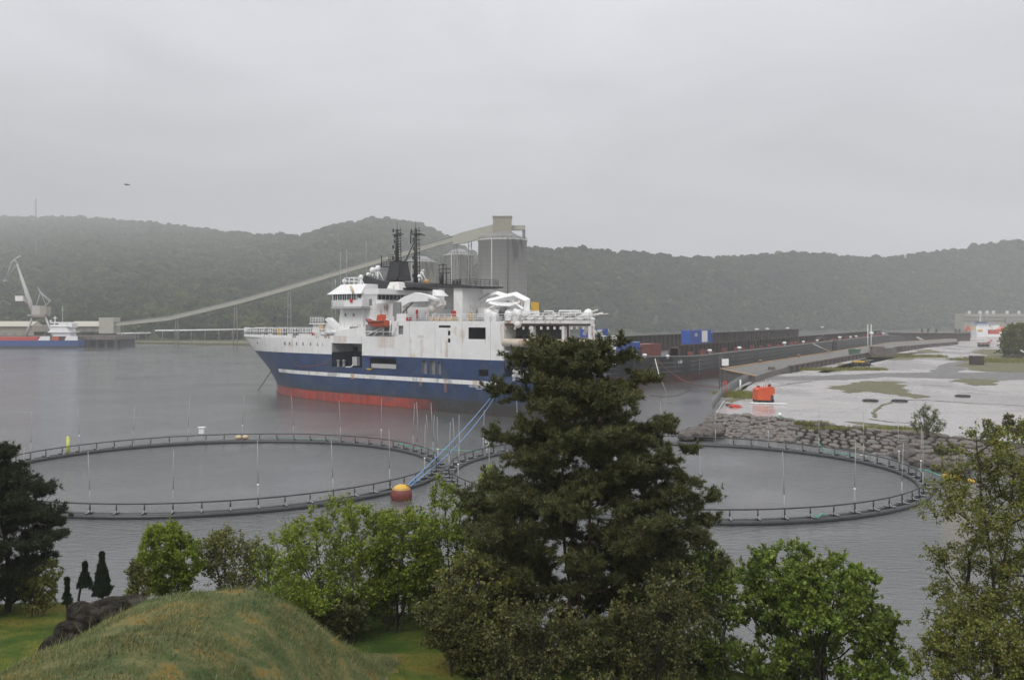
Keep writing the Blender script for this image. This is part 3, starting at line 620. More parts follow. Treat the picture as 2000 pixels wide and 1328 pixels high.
def sbox(b, px0, px1, py0, py1, y0, y1):
    t0, t1 = ST(px0, y0), ST(px1, y0); z1 = S((px0+px1)/2, py0, y0)[1]; z0 = S((px0+px1)/2, py1, y0)[1]; return b.box(t0, t1, y0, y1, z0, z1)
TB = ST(648); TC = ST(765); TE = ST(985); T2 = 92.0
# bow, lofted
prof = [(-1.5, .8, 0), (0, -.2, .15), (1.2, .6, .2), (2.4, .5, .3), (5.6, -1.8, .55), (9.3, -6.2, .85), (12.3, -9.6, 1.0)]
wl = [(0, 0), (.1, .17), (.25, .42), (.45, .68), (.7, .90), (1, 1)]; dk = [(0, 0), (.05, .36), (.15, .62), (.35, .86), (.6, .97), (1, 1)]
b = MB(); rows = []
for z, s0, f in prof:
    row = []
    for k in range(25):
        q = (k/24)**1.4; hb = 9*((1-f)*np.interp(q, *zip(*wl))+f*np.interp(q, *zip(*dk))); row.append((s0+(TB-s0)*q, hb, z))
    rows.append(row)
K = 25; vs = [(x, -h, z) for r in rows for x, h, z in r]+[(x, h, z) for r in rows for x, h, z in r]; o2 = len(rows)*K; fs = []
for i in range(len(rows)-1):
    for k in range(K-1):
        a = i*K+k; fs += [(a, a+1, a+K+1, a+K), (o2+a, o2+a+K, o2+a+K+1, o2+a+1)]
b.add(vs, fs, True)
# side plating in a grid with the openings left out
opens = [('O', 648, 707, 670.5, 717.5, 5.5), ('O', 722.5, 774, 699, 721, 3.5), ('W', 915, 948.5, 639.5, 662.5, 6), ('W', 857, 880, 635.5, 640, .5), ('W', 875, 879.5, 646, 655, .8), ('W', 875, 879.5, 661, 669, .8),
         ('G', 776, 787.5, 636, 653, .4), ('G', 824.5, 833.5, 704, 730, .5), ('G', 840, 850, 704, 731, .5), ('G', 853.5, 861, 707, 731, .5), ('W', 935, 954, 722, 735, 1.5)]
rects = []
for kd, a, c, p0, p1, dp in opens:
    pm = (a+c)/2; rects.append((kd, ST(a), ST(c), S(pm, p1)[1], S(pm, p0)[1], dp))
ZT0, ZT1 = 12.85, 15.72
xs = sorted({TB, TC, TE}|{r[1] for r in rects}|{r[2] for r in rects}); xs = [x for x in xs if x >= TB-1e-6]; zs = sorted({-1.5, ZT0, ZT1}|{r[3] for r in rects}|{r[4] for r in rects})
vs, fs, idx = [], [], {}
def vid(x, z, y=-9):
    k = (round(x, 4), round(z, 4), y)
    if k not in idx: idx[k] = len(vs); vs.append((x, y, z))
    return idx[k]
for i in range(len(xs)-1):
    for j in range(len(zs)-1):
        cx, cz = (xs[i]+xs[i+1])/2, (zs[j]+zs[j+1])/2
        if cx < TC and cz > ZT0: continue
        if any(r[1] < cx < r[2] and r[3] < cz < r[4] for r in rects): continue
        fs.append([vid(xs[i], zs[j]), vid(xs[i+1], zs[j]), vid(xs[i+1], zs[j+1]), vid(xs[i], zs[j+1])])
b.add(vs, fs)
b.add([(TB, 9, -1.5), (TE, 9, -1.5), (TE, 9, ZT1), (TC, 9, ZT1), (TC, 9, ZT0), (TB, 9, ZT0)], [(0, 1, 2, 3, 4, 5)])
ztail = 6.55; TX = ST(1185, 8.2)
b.add([(TE, -9, -1.5), (T2, -8.2, -1.5), (T2, -8.2, ztail), (TE, -9, ztail), (TE, 9, -1.5), (TX, 8.2, -1.5), (TX, 8.2, ztail), (TE, 9, ztail)], [(0, 1, 2, 3), (4, 7, 6, 5), (1, 5, 6, 2), (3, 2, 6, 7)])
b.add([(TE, -9, ztail), (TE, 9, ztail), (TE, 9, ZT1), (TE, -9, ZT1)], [(0, 3, 2, 1)])
b.build('hull', M['hull'], ship)
b = MB(); top = rows[-1]; pl = [(x, -h+.06) for x, h, z in top]+[(x, h-.06) for x, h, z in reversed(top)]; b.prism(pl, 12.0, 12.2, 'z'); b.box(TB, TC, -8.94, 8.94, 12.6, ZT0-.05); b.box(TC, TE, -8.94, 8.94, ZT1-.25, ZT1-.05)
b.build('main_deck', M['grey'], ship)
# slanted end of the raised side and the bow bulwark
b = MB(); b.prism([(TC-.02, ZT0), (ST(778), ZT0), (ST(778), ZT1)], -9.0, -8.8); 
b.build('side_wing', M['white'], ship); b = MB(); cl = [(x, -h) for x, h, z in reversed(top)]+[(x, h) for x, h, z in top[1:]]
for (x, y), (x2, y2) in zip(cl[:-1], cl[1:]): b.add([(x, y, 12.3), (x2, y2, 12.3), (x2, y2, 12.8), (x, y, 12.8)], [(0, 1, 2, 3)])
b.build('bulwark', M['white'], ship)
for kd, x0, x1, z0, z1, dp in rects:
    mats = {'O': M['navy'], 'W': M['darkint'], 'G': M['grey']}[kd]; b = MB(); y0, y1 = -9, -9+dp
    b.add([(x0, y0, z0), (x1, y0, z0), (x1, y0, z1), (x0, y0, z1), (x0, y1, z0), (x1, y1, z0), (x1, y1, z1), (x0, y1, z1)], [(4, 5, 6, 7), (0, 4, 7, 3), (1, 2, 6, 5), (0, 1, 5, 4), (3, 7, 6, 2)])
    b.build({'O': 'recess', 'W': 'opening', 'G': 'side_panel'}[kd], mats, ship)
kd, x0, x1, z0, z1, dp = rects[0]; zm = S(676, 688.5)[1]
b = MB(); b.box(x0+.02, x1-.8, -9+dp-.12, -9+dp-.02, zm, z1-.02); b.box(x0+.02, x0+.14, -8.95, -3.6, zm, z1-.02); b.build('inner_wall', M['ltgrey'], ship)
b = MB(); sbox(b, 683, 698, 677, 686, -3.75, -3.66); b.build('opening', M['darkint'], ship)
b = MB(); sbox(b, 688, 697, 697, 714, -8, -7.2); b.build('door', M['ltgrey'], ship)
for px in (661, 672): t, z = S(px, 717, -8.3); MB().lathe((t, -8.3, z), [(0, 0), (.45, 0), (.28, .3), (.28, 1.1), (.45, 1.4), (0, 1.45)], 10).build('bollard', M['grey'], ship)
b = MB(); t, z = S(675, 718, -8.9); t2, z2 = S(690, 713, -8.6); b.path([(t, -8.9, z+.1), (t+1.4, -8.8, z+.15), (t2, -8.6, z2)], .12, 5); b.build('fender_bar', M['white'], ship)
b = MB(); sbox(b, 725, 773.5, 711, 719.5, -8.7, -7.8); b.build('locker_row', M['ltgrey'], ship)
b = MB(); sbox(b, 716, 724, 719.5, 722, -9.25, -8.95); b.build('fender_step', M['yellow'], ship)
# rust stains and marks proud of the plating
for px, p0, p1, w, mt in ((826, 658, 668, 6, 'tan'), (827, 670, 700, 2.4, 'tan'), (875, 671, 700, 2.6, 'tan'), (690, 727.5, 733.5, 5, 'tan'), (689.5, 741, 743, 7, 'yellow')):
    pass
for px in (555, 565, 579, 592, 607, 621, 632):
    t, z = S(px, 672.5, -8.8); f = (t+9.6)/(TB+9.6); hb = 9*np.interp(max(f, 0), *zip(*dk)); 
    f = min(1, f**1); z = 11.1; q = (t+7.9)/(TB+7.9); hb = 9*np.interp(q, *zip(*dk))*.985+.0
    MB().box(t-.22, t+.22, -hb-.12, -hb+.6, z-.3, z+.35).build('porthole', M['grey'], ship)
b = MB()
for px0, py0, px1, py1 in ((502, 664, 514, 671), (517, 664.5, 531, 671.5)):
    t0, z1 = S(px0, py0, -4.6); t1, z0 = S(px1, py1, -5.6); b.path([(t0, -4.9, (z0+z1)/2+.1), (t1, -6.6, (z0+z1)/2-.1)], .42, 8)
b.build('hawse_opening', M['black'], ship)
# decks and columns of the open stern
b = MB(); b.prism([(TE-.5, -8.9), (91.2, -8.9), (ST(1158, 8.8), 8.8), (TE-.5, 8.8)], 15.05, ZT1-.06, 'z'); b.build('stern_deck', M['brown'], ship, 'rust-edged upper stern deck')
b = MB(); b.box(TE-.3, T2-.2, -9.02, -8.7, 15.35, 15.85); b.build('deck_beam', M['offwhite'], ship)
for px in (986, 1004, 1020, 1033, 1055, 1068, 1081, 1093, 1114, 1125, 1138): sbox(MB(), px, px+3, 638, 643.5, -9.05, -8.8).build('sheave_block', M['offwhite'], ship)
for a, c in ((1035, 1041), (1097, 1102), (1149, 1156)):
    sbox(MB(), a, c, 637, 663, -8.85, -8.1).build('column', M['offwhite'], ship)
b = MB(); b.prism([(TE-.02, -9.1), (93.5, -9.1), (ST(1168, 7), 7), (TE-.02, 7)], 11.55, 12.85, 'z'); b.path([(TE, -9.15, 12.2), (93.5, -9.15, 12.2)], .66, 10); b.build('slip_platform', M['cream'], ship, 'cream rust-streaked working platform')
b = MB(); b.prism([(TE, -8.95), (91.5, -8.95), (ST(1160, 7), 7), (TE, 7)], 8.05, 9.5, 'z'); b.build('tween_deck', M['navy'], ship)
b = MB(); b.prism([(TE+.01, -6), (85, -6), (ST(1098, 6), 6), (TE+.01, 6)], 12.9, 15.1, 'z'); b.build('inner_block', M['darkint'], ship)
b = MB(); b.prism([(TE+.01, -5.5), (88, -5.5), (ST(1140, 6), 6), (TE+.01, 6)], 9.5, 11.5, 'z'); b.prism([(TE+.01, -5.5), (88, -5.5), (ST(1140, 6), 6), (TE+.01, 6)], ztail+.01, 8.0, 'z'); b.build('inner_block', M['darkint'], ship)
b = MB(); sbox(b, 983, 993, 685, 688, -8.9, -8.2); b.build('fairlead', M['white'], ship)
t, z = S(1016, 735, -8.6)
b = MB(); [b.ball((t+random.uniform(-1.4, 1.4), -8.6, z+random.uniform(-.8, .8)), .38, 5) for _ in range(22)]; b.build('hose_bundle', M['ltgrey'], ship)
b = MB(); sbox(b, 1169, 1189, 670, 712, -7.5, -5.5); b.build('stern_house', M['white'], ship)
t0, z0 = S(1169, 670, -7.5); t1 = ST(1189, -7.5); b = MB(); b.rail([(t0, -7.5, z0), (t1, -7.5, z0), (t1, -5.5, z0)], 1.1, 1.2, .06); b.build('railing', M['white_clean'], ship)
# deckhouses
ZD = ZT0
def house(name, mt, poly, y0, y1): b = MB(); sp(b, poly, y0, y1); return b.build(name, mt, ship)
# lower tower block with rounded front
tl, zl = S(640, 640, -7.2); zt = S(660, 598, -7.2)[1]; tr = ST(708, -7.2)
pl = [(tr, -7.2), (tl+4, -7.2), (tl+1.5, -6), (tl+.3, -3.5), (tl, 0), (tl+.3, 3.5), (tl+1.5, 6), (tl+4, 7.2), (tr, 7.2)]
b = MB(); n = len(pl); vs = [(x, y, 12.8) for x, y in pl]+[(x+(.9 if x < tr-1 else 0), y*.97, zt) for x, y in pl]
b.add(vs, [list(range(n)), list(range(2*n-1, n-1, -1))]+[[i, (i+1) % n, n+(i+1) % n, n+i] for i in range(n)]); b.build('forward_deckhouse', M['white'], ship)
for px, py in ((673, 615), (689, 615)): sbox(MB(), px, px+1.6, py-3, py+3, -7.27, -7.1).build('window', M['grey'], ship)
# mid block that closes the gap to the raised deck
zc = S(740, 601, -6.5)[1]; zr = S(700, 568, -8)[1]
tA, tB_ = ST(703, -8), ST(775, -8)
b = MB(); b.box(tr-.01, ST(770, -6.5), -6.5, 7.1, 12.82, zt+.4); b.build('mid_deckhouse', M['white'], ship)
# bridge: windows all along the near side and the after side
zb0 = S(670, 597.5, -9)[1]; zb1 = S(670, 586, -9)[1]; zb2 = S(670, 574.5, -9)[1]; zb3 = S(670, 569.5, -9)[1]
bl, br = ST(646), ST(704)
b = MB(); b.box(bl, br, -8.6, 8.6, zb0-.1, zb1); b.box(bl+2.2, br-.02, -8.4, 8.4, zb1, zb2); b.build('bridge', M['white_clean'], ship)
b = MB(); b.prism([(bl-.1, -8.9), (br, -8.9), (br, 8.9), (bl-.1, 8.9), (bl-1.4, 5), (bl-1.4, -5)], zb0-.5, zb0-.1, 'z'); b.build('bridge_deck', M['ltgrey'], ship)
b = MB(); b.box(bl+.3, ST(693), -8.66, -8.35, zb1+.05, zb2-.05); b.build('window_band', M['glass'], ship)
for k in range(11):
    t = bl+.3+(ST(693)-bl-.3)*k/10; MB().box(t-.06, t+.06, -8.70, -8.6, zb1, zb2).build('mullion', M['ltgrey'] if k % 2 else M['white_clean'], ship)
b = MB(); n = 4; poly = [(bl-1.2, -9.0), (br+.1, -9.0), (br+.1, 9.0), (bl-1.2, 9.0)]; up = [(bl+1.5, -7.6), (br, -7.6), (br, 7.6), (bl+1.5, 7.6)]
b.add([(x, y, zb2) for x, y in poly]+[(x, y, zb2+1.9) for x, y in up], [(3, 2, 1, 0), (4, 5, 6, 7), (0, 1, 5, 4), (1, 2, 6, 5), (2, 3, 7, 6), (3, 0, 4, 7)]); b.build('bridge_roof', M['white_clean'], ship)
b = MB(); q = ((bl-1.3, -5, zb0-.1), (bl, -8.8, zb0-.1), (ST(668), -8.8, zb0-.1)); b.rail(q, 1.15, 1, .06); b.build('railing', M['white_clean'], ship)
zr = zb2+1.9; b = MB(); b.rail([(bl+2.0, 7, zr), (bl+2.0, -7.3, zr), (ST(700, -7.3), -7.3, zr)], 1.3, 1.3, .07, 2); b.build('railing', M['white_clean'], ship)
b = MB(); b.box(ST(700, -8.6), ST(704, -8.6), -8.75, -8.5, zb1+.4, zb1+1.3); b.build('window', M['glass'], ship)
b = MB(); sbox(b, 683, 687, 583.5, 590.5, -8.85, -8.58); b.build('fire_box', M['red'], ship)
b = MB(); t, z = S(686, 562, -8.6); t2, z2 = S(693, 573, -8.6); b.path([(t, -8.7, z+.2), (t2, -8.9, z2)], .3, 4); b.build('ladder_box', M['tan'], ship)
# after part of the bridge block with its own window band
za0 = 12.85; zA = S(720, 566, -5)[1]
b = MB(); t0 = br-.02; t1 = br+5.5; b.box(t0, t1, -5.2, 8.8, zt, zA); b.build('upper_deckhouse', M['white'], ship)
t3 = ST(776, -5.0)+0; 
def at_y(px, t):   # lateral y where the column px meets the plane x = t
    u = (px-1000)/F; o = SO+sa*t; return (u*o.y-o.x)/(sb.x-u*sb.y)
ya, yb = at_y(737, t1), at_y(796, t1); oY = (SO+sa*t1+sb*ya).y
zw0 = CZ-(585.5-HY)/F*oY; zw1 = CZ-(575.5-HY)/F*oY
b = MB(); b.box(t1-.1, t1+.12, ya, yb, zw0, zw1); b.build('window_band', M['glass'], ship)
for k in range(9): y = ya+(yb-ya)*k/8; MB().box(t1+.1, t1+.17, y-.07, y+.07, zw0, zw1).build('mullion', M['ltgrey'], ship)
b = MB(); b.box(t1-3, t1+.9, ya-.5, yb+1.5, zw1+.1, zw1+1.1); b.build('bridge_roof', M['white_clean'], ship)
yc, yd = at_y(768, t1), at_y(816, t1); b = MB(); b.add([(t1+1.6, yc, zw1+.9), (t1+1.6, yd+1, zw1+.9), (t1+.4, yd, zw1+2.5), (t1+.4, yc+1, zw1+2.5), (t1-2, yc, zw1+.9), (t1-2, yd+1, zw1+.9), (t1-2, yd, zw1+2.5), (t1-2, yc+1, zw1+2.5)], [(0, 1, 2, 3), (4, 7, 6, 5), (0, 3, 7, 4), (1, 5, 6, 2), (3, 2, 6, 7)]); b.build('raft_cover', M['offwhite'], ship)
b = MB(); b.box(t1-.2, t1+.08, at_y(722, t1), at_y(726, t1), zA-3.2, zA-2); b.build('window', M['grey'], ship)
# house on the raised deck in front of the funnel (white, seen from its after end)
tq = ST(852, -3.5); b = MB(); b.box(ST(790, -3.5), tq, -3.5, 6.5, ZT1-.06, S(820, 600, -3.5)[1]); b.build('crane_house', M['white'], ship)
for px, mt in ((812, 'red'), (838, 'ltgrey')): sbox(MB(), px, px+4, 605, 622, -3.6, -3.45).build('door', M[mt], ship, 'red door' if mt == 'red' else None)
# funnel casing pillar and the black radar deck
sbox(MB(), 886, 903, 562, 629, -3, 2.5).build('funnel_casing', M['white'], ship)
b = MB(); sbox(b, 868, 886.2, 562, 600, 0, 2); b.build('funnel_casing', M['ltgrey'], ship)
b = MB(); sp(b, [(790, 556), (905, 556), (922, 558), (922, 560), (903, 562.5), (790, 561)], -3.6, 5); b.build('radar_deck', M['black'], ship)
b = MB(); sp(b, [(707, 566), (709, 541), (714, 538), (735, 546), (757, 551), (762, 563), (790, 562), (790, 566)], -4.6, 4.5); b.build('funnel_screen', M['black'], ship)
b = MB(); sp(b, [(756, 550), (845, 553), (845, 560), (756, 562)], -3.4, 4); b.build('mast_platform', M['darkgrey'], ship)
b = MB(); z0 = S(776, 548, -1)[1]; z1 = S(776, 510, -1)[1]; ta, tb2, tc2, td = ST(759, -1), ST(783, -1), ST(780, -1), ST(764, -1)
b.add([(ta, -1.8, z0), (tb2, -1.8, z0), (tb2, 1.8, z0), (ta, 1.8, z0), (td, -1.2, z1), (tc2, -1.2, z1), (tc2, 1.2, z1), (td, 1.2, z1)], [(3, 2, 1, 0), (4, 5, 6, 7), (0, 1, 5, 4), (1, 2, 6, 5), (2, 3, 7, 6), (3, 0, 4, 7)])
t0, zz = S(747, 521, -1); t1_, _ = S(764, 521, -1); b.box(t0, t1_, -1.4, 1.4, zz-.15, zz); b.rail([(t0, -1.4, zz), (t1_, -1.4, zz)], 1.2, .8, .06); b.tube((t0+.2, -1.4, zz), (t0+.2, -1.4, zz+2.2), .1); b.box(t0+1, t0+1.35, -.3, 0, z0, zz)
b.rail([(td-.3, -1.4, z1), (tc2+.3, -1.4, z1)], 1.2, .5, .06); b.build('mast_tower', M['black'], ship)
def mast(px, y, pyb, pyt, w, label=None):
    t, zb_ = S(px, pyb, y); _, zt_ = S(px, pyt, y); b = MB(); b.path([(t, y, zb_), (t, y, zt_)], [w, w*.6], 6)
    q = w*1.6; 
    for dx in (1.15,): b.tube((t+dx, y, zb_), (t+dx*.7, y, zt_-1), .07); 
    n = 12
    for k in range(n):
        z = zb_+(zt_-zb_)*(k+.5)/n; r = random.uniform(.7, 1.5); b.box(t-(r*.6 if k % 3 == 0 else .1), t+1.2, y-.08, y+.08, z-.07, z+.07)
        if k % 2: b.box(t-r*.9, t-r*.9+.2, y-.1, y+.1, z-.3, z+.4); b.box(t-r*.9, t, y-.05, y+.05, z-.05, z+.05)
    b.box(t-.9, t+1.3, y-.5, y+.5, zt_-1.1, zt_-.95); b.tube((t, y, zt_), (t, y, zt_+1.4), .05); b.tube((t+.9, y, zt_-1), (t+.9, y, zt_+.3), .06)
    return b, t, zb_, zt_
b, t, a, c = mast(775.5, -1, 512, 448, .42); b.build('mast', M['black'], ship)
b, t, a, c = mast(812, -1, 552, 447, .45)
b.tube((t-.2, -1, a+8), (t-4.6, -2, a), .12); b.tube((t-.2, -1, a+8), (t-3.0, 2.5, a), .12); b.tube((t-3.2, -1.6, a+4), (t, -1, a+4), .1); b.path([(t, -1, c-.8), (t+2.4, -1, c-1.4)], .12); b.tube((t-1.4, -1, a+7.5), (t-1.4, -1, c-.5), .1)
for k in range(9): b.tube((t-1.4, -1, a+7.5+k*.28), (t, -1, a+7.5+k*.28), .04)
b.build('mast', M['black'], ship)
b = MB()
for px, p0, p1, w in ((865, 558, 515, .16), (858, 556, 518, .06), (872, 556, 520, .08), (880, 556, 522, .06), (862, 558, 532, .3), (893, 556, 546, .2), (898, 556, 544, .15), (886, 556, 548, .25)):
    t, z0 = S(px, p0, -1); b.tube((t, -1, z0), (t, -1, S(px, p1, -1)[1]), w)
for py in (518, 526, 534): t0, z = S(857, py, -1); b.box(t0, ST(880 if py > 520 else 872, -1), -1.1, -.95, z-.07, z+.07)
b.build('mast', M['black'], ship)
t0, z0 = S(903, 558, -3.4); b = MB(); b.rail([(ST(870, -3.4), -3.4, z0), (ST(920, -3.4), -3.4, z0), (ST(920, -3.4), 4, z0)], 1.1, 1.2, .05); b.build('railing', M['black'], ship)
def dome(px, py, r, y, leg=None):
    t, z = S(px, py, y); k = r/F*(SO+sa*t+sb*y).y; b = MB(); b.lathe((t, y, z), [(0, -k*.75), (k*.75, -k*.72), (k, -k*.2), (k*.95, k*.35), (k*.6, k*.85), (0, k)], 14)
    if leg:
        z0 = S(px, leg, y)[1]; b.tube((t, y, z0), (t, y, z-k*.7), .2)
        if leg-py > 14:
            for dx in (-1.3, 1.6): b.tube((t+dx, y, z0), (t, y, z0+2.2), .07)
    b.build('radome', M['white_clean'], ship)
dome(738, 524, 5.6, -4, 548); dome(728, 528, 6, -1, 545); dome(719, 536, 3.8, -2, 546); dome(705, 541, 4.6, -6.5, 566); dome(672.5, 549, 4.2, -6, 559); dome(823, 535, 4.5, 0, 552); dome(826, 529, 3.2, 1, 535); dome(819, 540, 4, -1, 552)
b = MB(); t, z = S(833, 550, -2); b.ball((t, -2, z), .55, 6, (1.3, .7, .8)); b.box(t-1.1, t+1.2, -2.4, -1.6, z-.8, z-.2); b.build('winch', M['ochre'], ship)
for px, p0, p1 in ((655, 558, 547), (665, 560, 492), (677, 560, 488), (715, 535, 470), (690, 560, 550), (699, 560, 550)): t, z0 = S(px, p0, -6); MB().tube((t, -6, z0), (t, -6, S(px, p1, -6)[1]), .05 if p1 < 540 else .1).build('antenna', M['ltgrey'], ship)
# foredeck: rails, yellow post, breakwater house, rafts
b = MB(); pts = [(x, -h*.99, z+.5) for x, h, z in top[1:]]; b.rail(pts[::2]+[pts[-1]], 1.35, .9, .07, 2); pts = [(x, h*.99, z+.5) for x, h, z in top[1:]]; b.rail(pts[::2]+[pts[-1]], 1.35, 1.2, .07, 2); b.build('bow_railing', M['white_clean'], ship)
b = MB(); 
for x, h, z in top[2:20:2]: b.box(x, x+.9, -h+.5, -h+1.2, z+.1, z+1.55)
b.build('deck_locker', M['grey'], ship)
b = MB(); sbox(b, 535.5, 543, 641, 656, -6, -4.8); b.build('post', M['yellow'], ship)
b = MB(); t, z = S(536.5, 641, -5.5); b.tube((t, -5.5, z), (t, -5.5, z+2.2), .07); b.ball((t, -5.5, z+2.3), .22, 5); b.build('lamp_post', M['darkgrey'], ship)
b = MB(); sp(b, [(607, 659), (612, 633), (640, 633), (650, 659)], -7, 5); b.build('breakwater_house', M['white'], ship)
b = MB(); sp(b, [(605, 631), (634, 631), (634, 633.4), (603, 633.4)], -7.5, 5.5); t0, z = S(606, 631, -7.5); b.rail([(t0, -7.5, z), (ST(632, -7.5), -7.5, z)], 1.1, .9, .06); b.build('foredeck_platform', M['white_clean'], ship)
b = MB(); sbox(b, 622, 631, 632, 646, -7.4, -7.05); b.build('ladder_panel', M['tan'], ship)
b = MB(); t, z = S(610, 652, -7.1); b.ball((t+.3, -7.2, z), .4, 5, (1, .3, 1)); b.build('lifebuoy', M['red'], ship)
for px, py in ((635, 653), (645, 650), (652, 649)): t, z = S(px, py, -8); b = MB(); b.path([(t-.9, -8, z), (t-.8, -8, z), (t+.8, -8, z), (t+.9, -8, z)], [.2, .5, .5, .2], 10); b.build('life_raft', M['white_clean'], ship)
b = MB(); sp(b, [(634, 624), (640, 620), (666, 645), (664, 649), (658, 649)], -8.2, -7); b.build('chute', M['white_clean'], ship)
b = MB(); sbox(b, 683, 697, 638, 645, -8.2, -7.9); b.build('opening', M['grey'], ship)
b = MB(); sp(b, [(648, 657), (660, 646), (715, 637), (765, 634), (765, 657)], -8.3, -7.0); b.build('midship_screen', M['white'], ship)
b = MB(); sbox(b, 714, 764, 634, 655, -8.45, -8.28); b.build('boat_bay', M['grey'], ship)
b = MB(); t0, z0 = S(716, 655, -8.7); t1_, z1_ = S(752, 638, -8.7); b.path([(t0, -8.8, z0), (t1_, -8.8, z1_)], .16, 5); b.path([(t0+2, -8.8, z0), (t1_, -8.8, z0+1.4)], .14, 5); b.path([(t0, -8.8, z0+.7), (t1_+2, -8.8, z0+.7)], .14, 5); b.build('davit_frame', M['white'], ship)
b = MB(); t, z = S(747, 614, -8.5); t2, z2 = S(760, 626, -8.5); b.path([(t, -8.2, z), (t2, -9.2, z2)], .3, 6); t3_, z3_ = S(762, 656, -8.8)
for dx in (-.9, .9): b.path([(t2+dx, -9, z2), (t3_+dx-.8, -8.9, z3_)], .16, 5)
b.build('davit', M['white_clean'], ship)
# knuckle-boom crane amidships
b = MB(); sbox(b, 774.5, 794, 613, 630, -8.2, -5.8); t, z = S(784, 613, -7); b.lathe((t, -7, z), [(.9, 0), (.9, 1.5), (.6, 2.2), (0, 2.3)], 12); b.build('crane_pedestal', M['white'], ship)
b = MB(); sp(b, [(776, 588), (788, 580), (811, 571), (832, 576), (850, 583), (850, 586), (836, 583), (836, 588), (800, 590), (783, 600), (776, 598)], -7.6, -6.4); b.build('crane_boom', M['white_clean'], ship)
b = MB(); t, z = S(777, 605, -7); b.box(t-.4, t+1.6, -7.9, -6.1, z-1.2, z+1.4); b.build('crane_cab', M['grey'], ship)
b = MB(); t, z = S(785, 613, -7.3); t2, z2 = S(808, 590, -7.3); b.path([(t, -7.4, z), (t2, -7.4, z2)], .14, 5); b.build('crane_ram', M['darkgrey'], ship)
b = MB(); sp(b, [(845, 566), (857, 578), (845, 578)], -6.5, -4); b.build('lamp_hood', M['white_clean'], ship)
b = MB(); sp(b, [(850, 590), (863, 587), (864, 596), (852, 600)], -6.5, -5.5); t, z = S(845, 602, -6); b.ball((t, -6, z), .9, 6); b.build('crane_head', M['offwhite'], ship)
for px, py in ((793, 624), (797, 624)): sbox(MB(), px, px+3.4, 620, 628, -8.7, -8.2).build('life_raft', M['red'], ship)
for a, c in ((838, 846), (848, 858), (860, 870), (872, 884)): sbox(MB(), a, c, 618, 627, -7.5, -6).build('pallet', M['tan'], ship)
sbox(MB(), 881, 888, 607, 619, -3.4, -3.05).build('fire_box', M['red'], ship)
b = MB(); b.rail([(ST(796), -8.8, ZT1), (ST(985), -8.8, ZT1)], 1.15, 1.5, .05); b.build('deck_railing', M['white_clean'], ship)
b = MB(); sbox(b, 915, 919, 611, 629, -8.6, -8.1); b.build('post', M['yellow'], ship)
# after cranes: two folded booms on a frame
def arch(pts, y, w0, w1): b = MB(); q = [(S(px, py, y)) for px, py in pts]; b.path([(t, y, z) for t, z in q], np.linspace(w0, w1, len(q)), 4, smooth=False); return b
for pts, y in (([(936, 618), (936, 590), (950, 581), (972, 575), (990, 580), (1003, 586)], 2), ([(1027, 616), (1030, 588), (1008, 577.5), (990, 581), (970, 586), (952, 590)], -5)):
    arch(pts, y, .75, .5).build('crane_boom', M['white_clean'], ship)
arch([(958, 592), (975, 597), (1000, 598), (1018, 592)], -5.2, .6, .6).build('crane_boom', M['white'], ship)
arch([(1006, 592), (1022, 604)], -5.6, .25, .25).build('crane_ram', M['white_clean'], ship)
arch([(948, 612), (958, 602), (966, 598)], -5.6, .25, .25).build('crane_ram', M['white_clean'], ship)
sbox(MB(), 1020, 1035, 607, 619, -6.5, -4).build('crane_pedestal', M['white_clean'], ship); sbox(MB(), 934, 948, 600, 620, 0, 3).build('crane_pedestal', M['offwhite'], ship)
sbox(MB(), 964, 1008, 604, 620, -2, 4).build('winch_house', M['offwhite'], ship)
b = MB(); t, z = S(983, 610, -6); b.ball((t, -6, z), .85, 6); b.tube((t, -6, z-3), (t, -6, z), .3); b.build('winch', M['darkgrey'], ship)
for px, py in ((956, 612), (968, 617), (996, 615), (1012, 612)):
    t, z = S(px, py, -6.5); b = MB(); b.path([(t-.4, -6.5, z), (t+.4, -6.5, z)], .62, 12); b.path([(t-.5, -6.5, z), (t-.4, -6.5, z)], .85, 12); b.box(t-.6, t+.6, -7.1, -5.9, ZT1-.1, z); b.build('winch', M['white_clean'], ship)
sbox(MB(), 1037, 1042, 590, 612, -3, -1.5).build('post', M['yellow'], ship)
sbox(MB(), 994, 1120, 622, 631, -5.5, 0).build('pipe_rack', M['offwhite'], ship)
b = MB()
for k in range(20):
    t = TE+1+k*.85; z = ZT1+.3+random.uniform(0, .9); b.path([(t, -7.5+random.uniform(-.6, .6), z), (t+random.uniform(1, 3), -7.5, z+random.uniform(-.2, .8))], random.uniform(.08, .22), 5)
b.build('pipework', M['offwhite'], ship)
for k in range(8): t = TE+2+k*2; b = MB(); b.path([(t, -7.9, ZT1+.3), (t+1.2, -7.9, ZT1+.3)], .28, 10); b.build('float_drum', M['white'], ship)
b = MB(); b.rail([(TE, -8.85, 15.85), (91, -8.85, 15.85), (ST(1157, 8.5), 8.5, 15.85)], 1.15, 1.3, .055); b.build('deck_railing', M['white_clean'], ship)
b = arch([(1059, 618), (1064, 608), (1080, 608), (1086, 618)], -6, .12, .12); b.v and b.build('frame', M['white_clean'], ship)
b = arch([(1092, 618), (1092, 607.5), (1134, 607.5), (1134, 618)], -6, .14, .14); t, z = S(1114, 607.5, -6); b.tube((t, -6, z-1.2), (t, -6, z), .1); b.build('frame', M['white_clean'], ship)
b = arch([(1006, 634), (1014, 622), (1018, 614)], -9.2, .35, .3); b.ball((*[S(1012, 634, -9.3)[0], -9.3], S(1012, 634, -9.3)[1]), .6, 5); b.build('davit', M['offwhite'], ship)
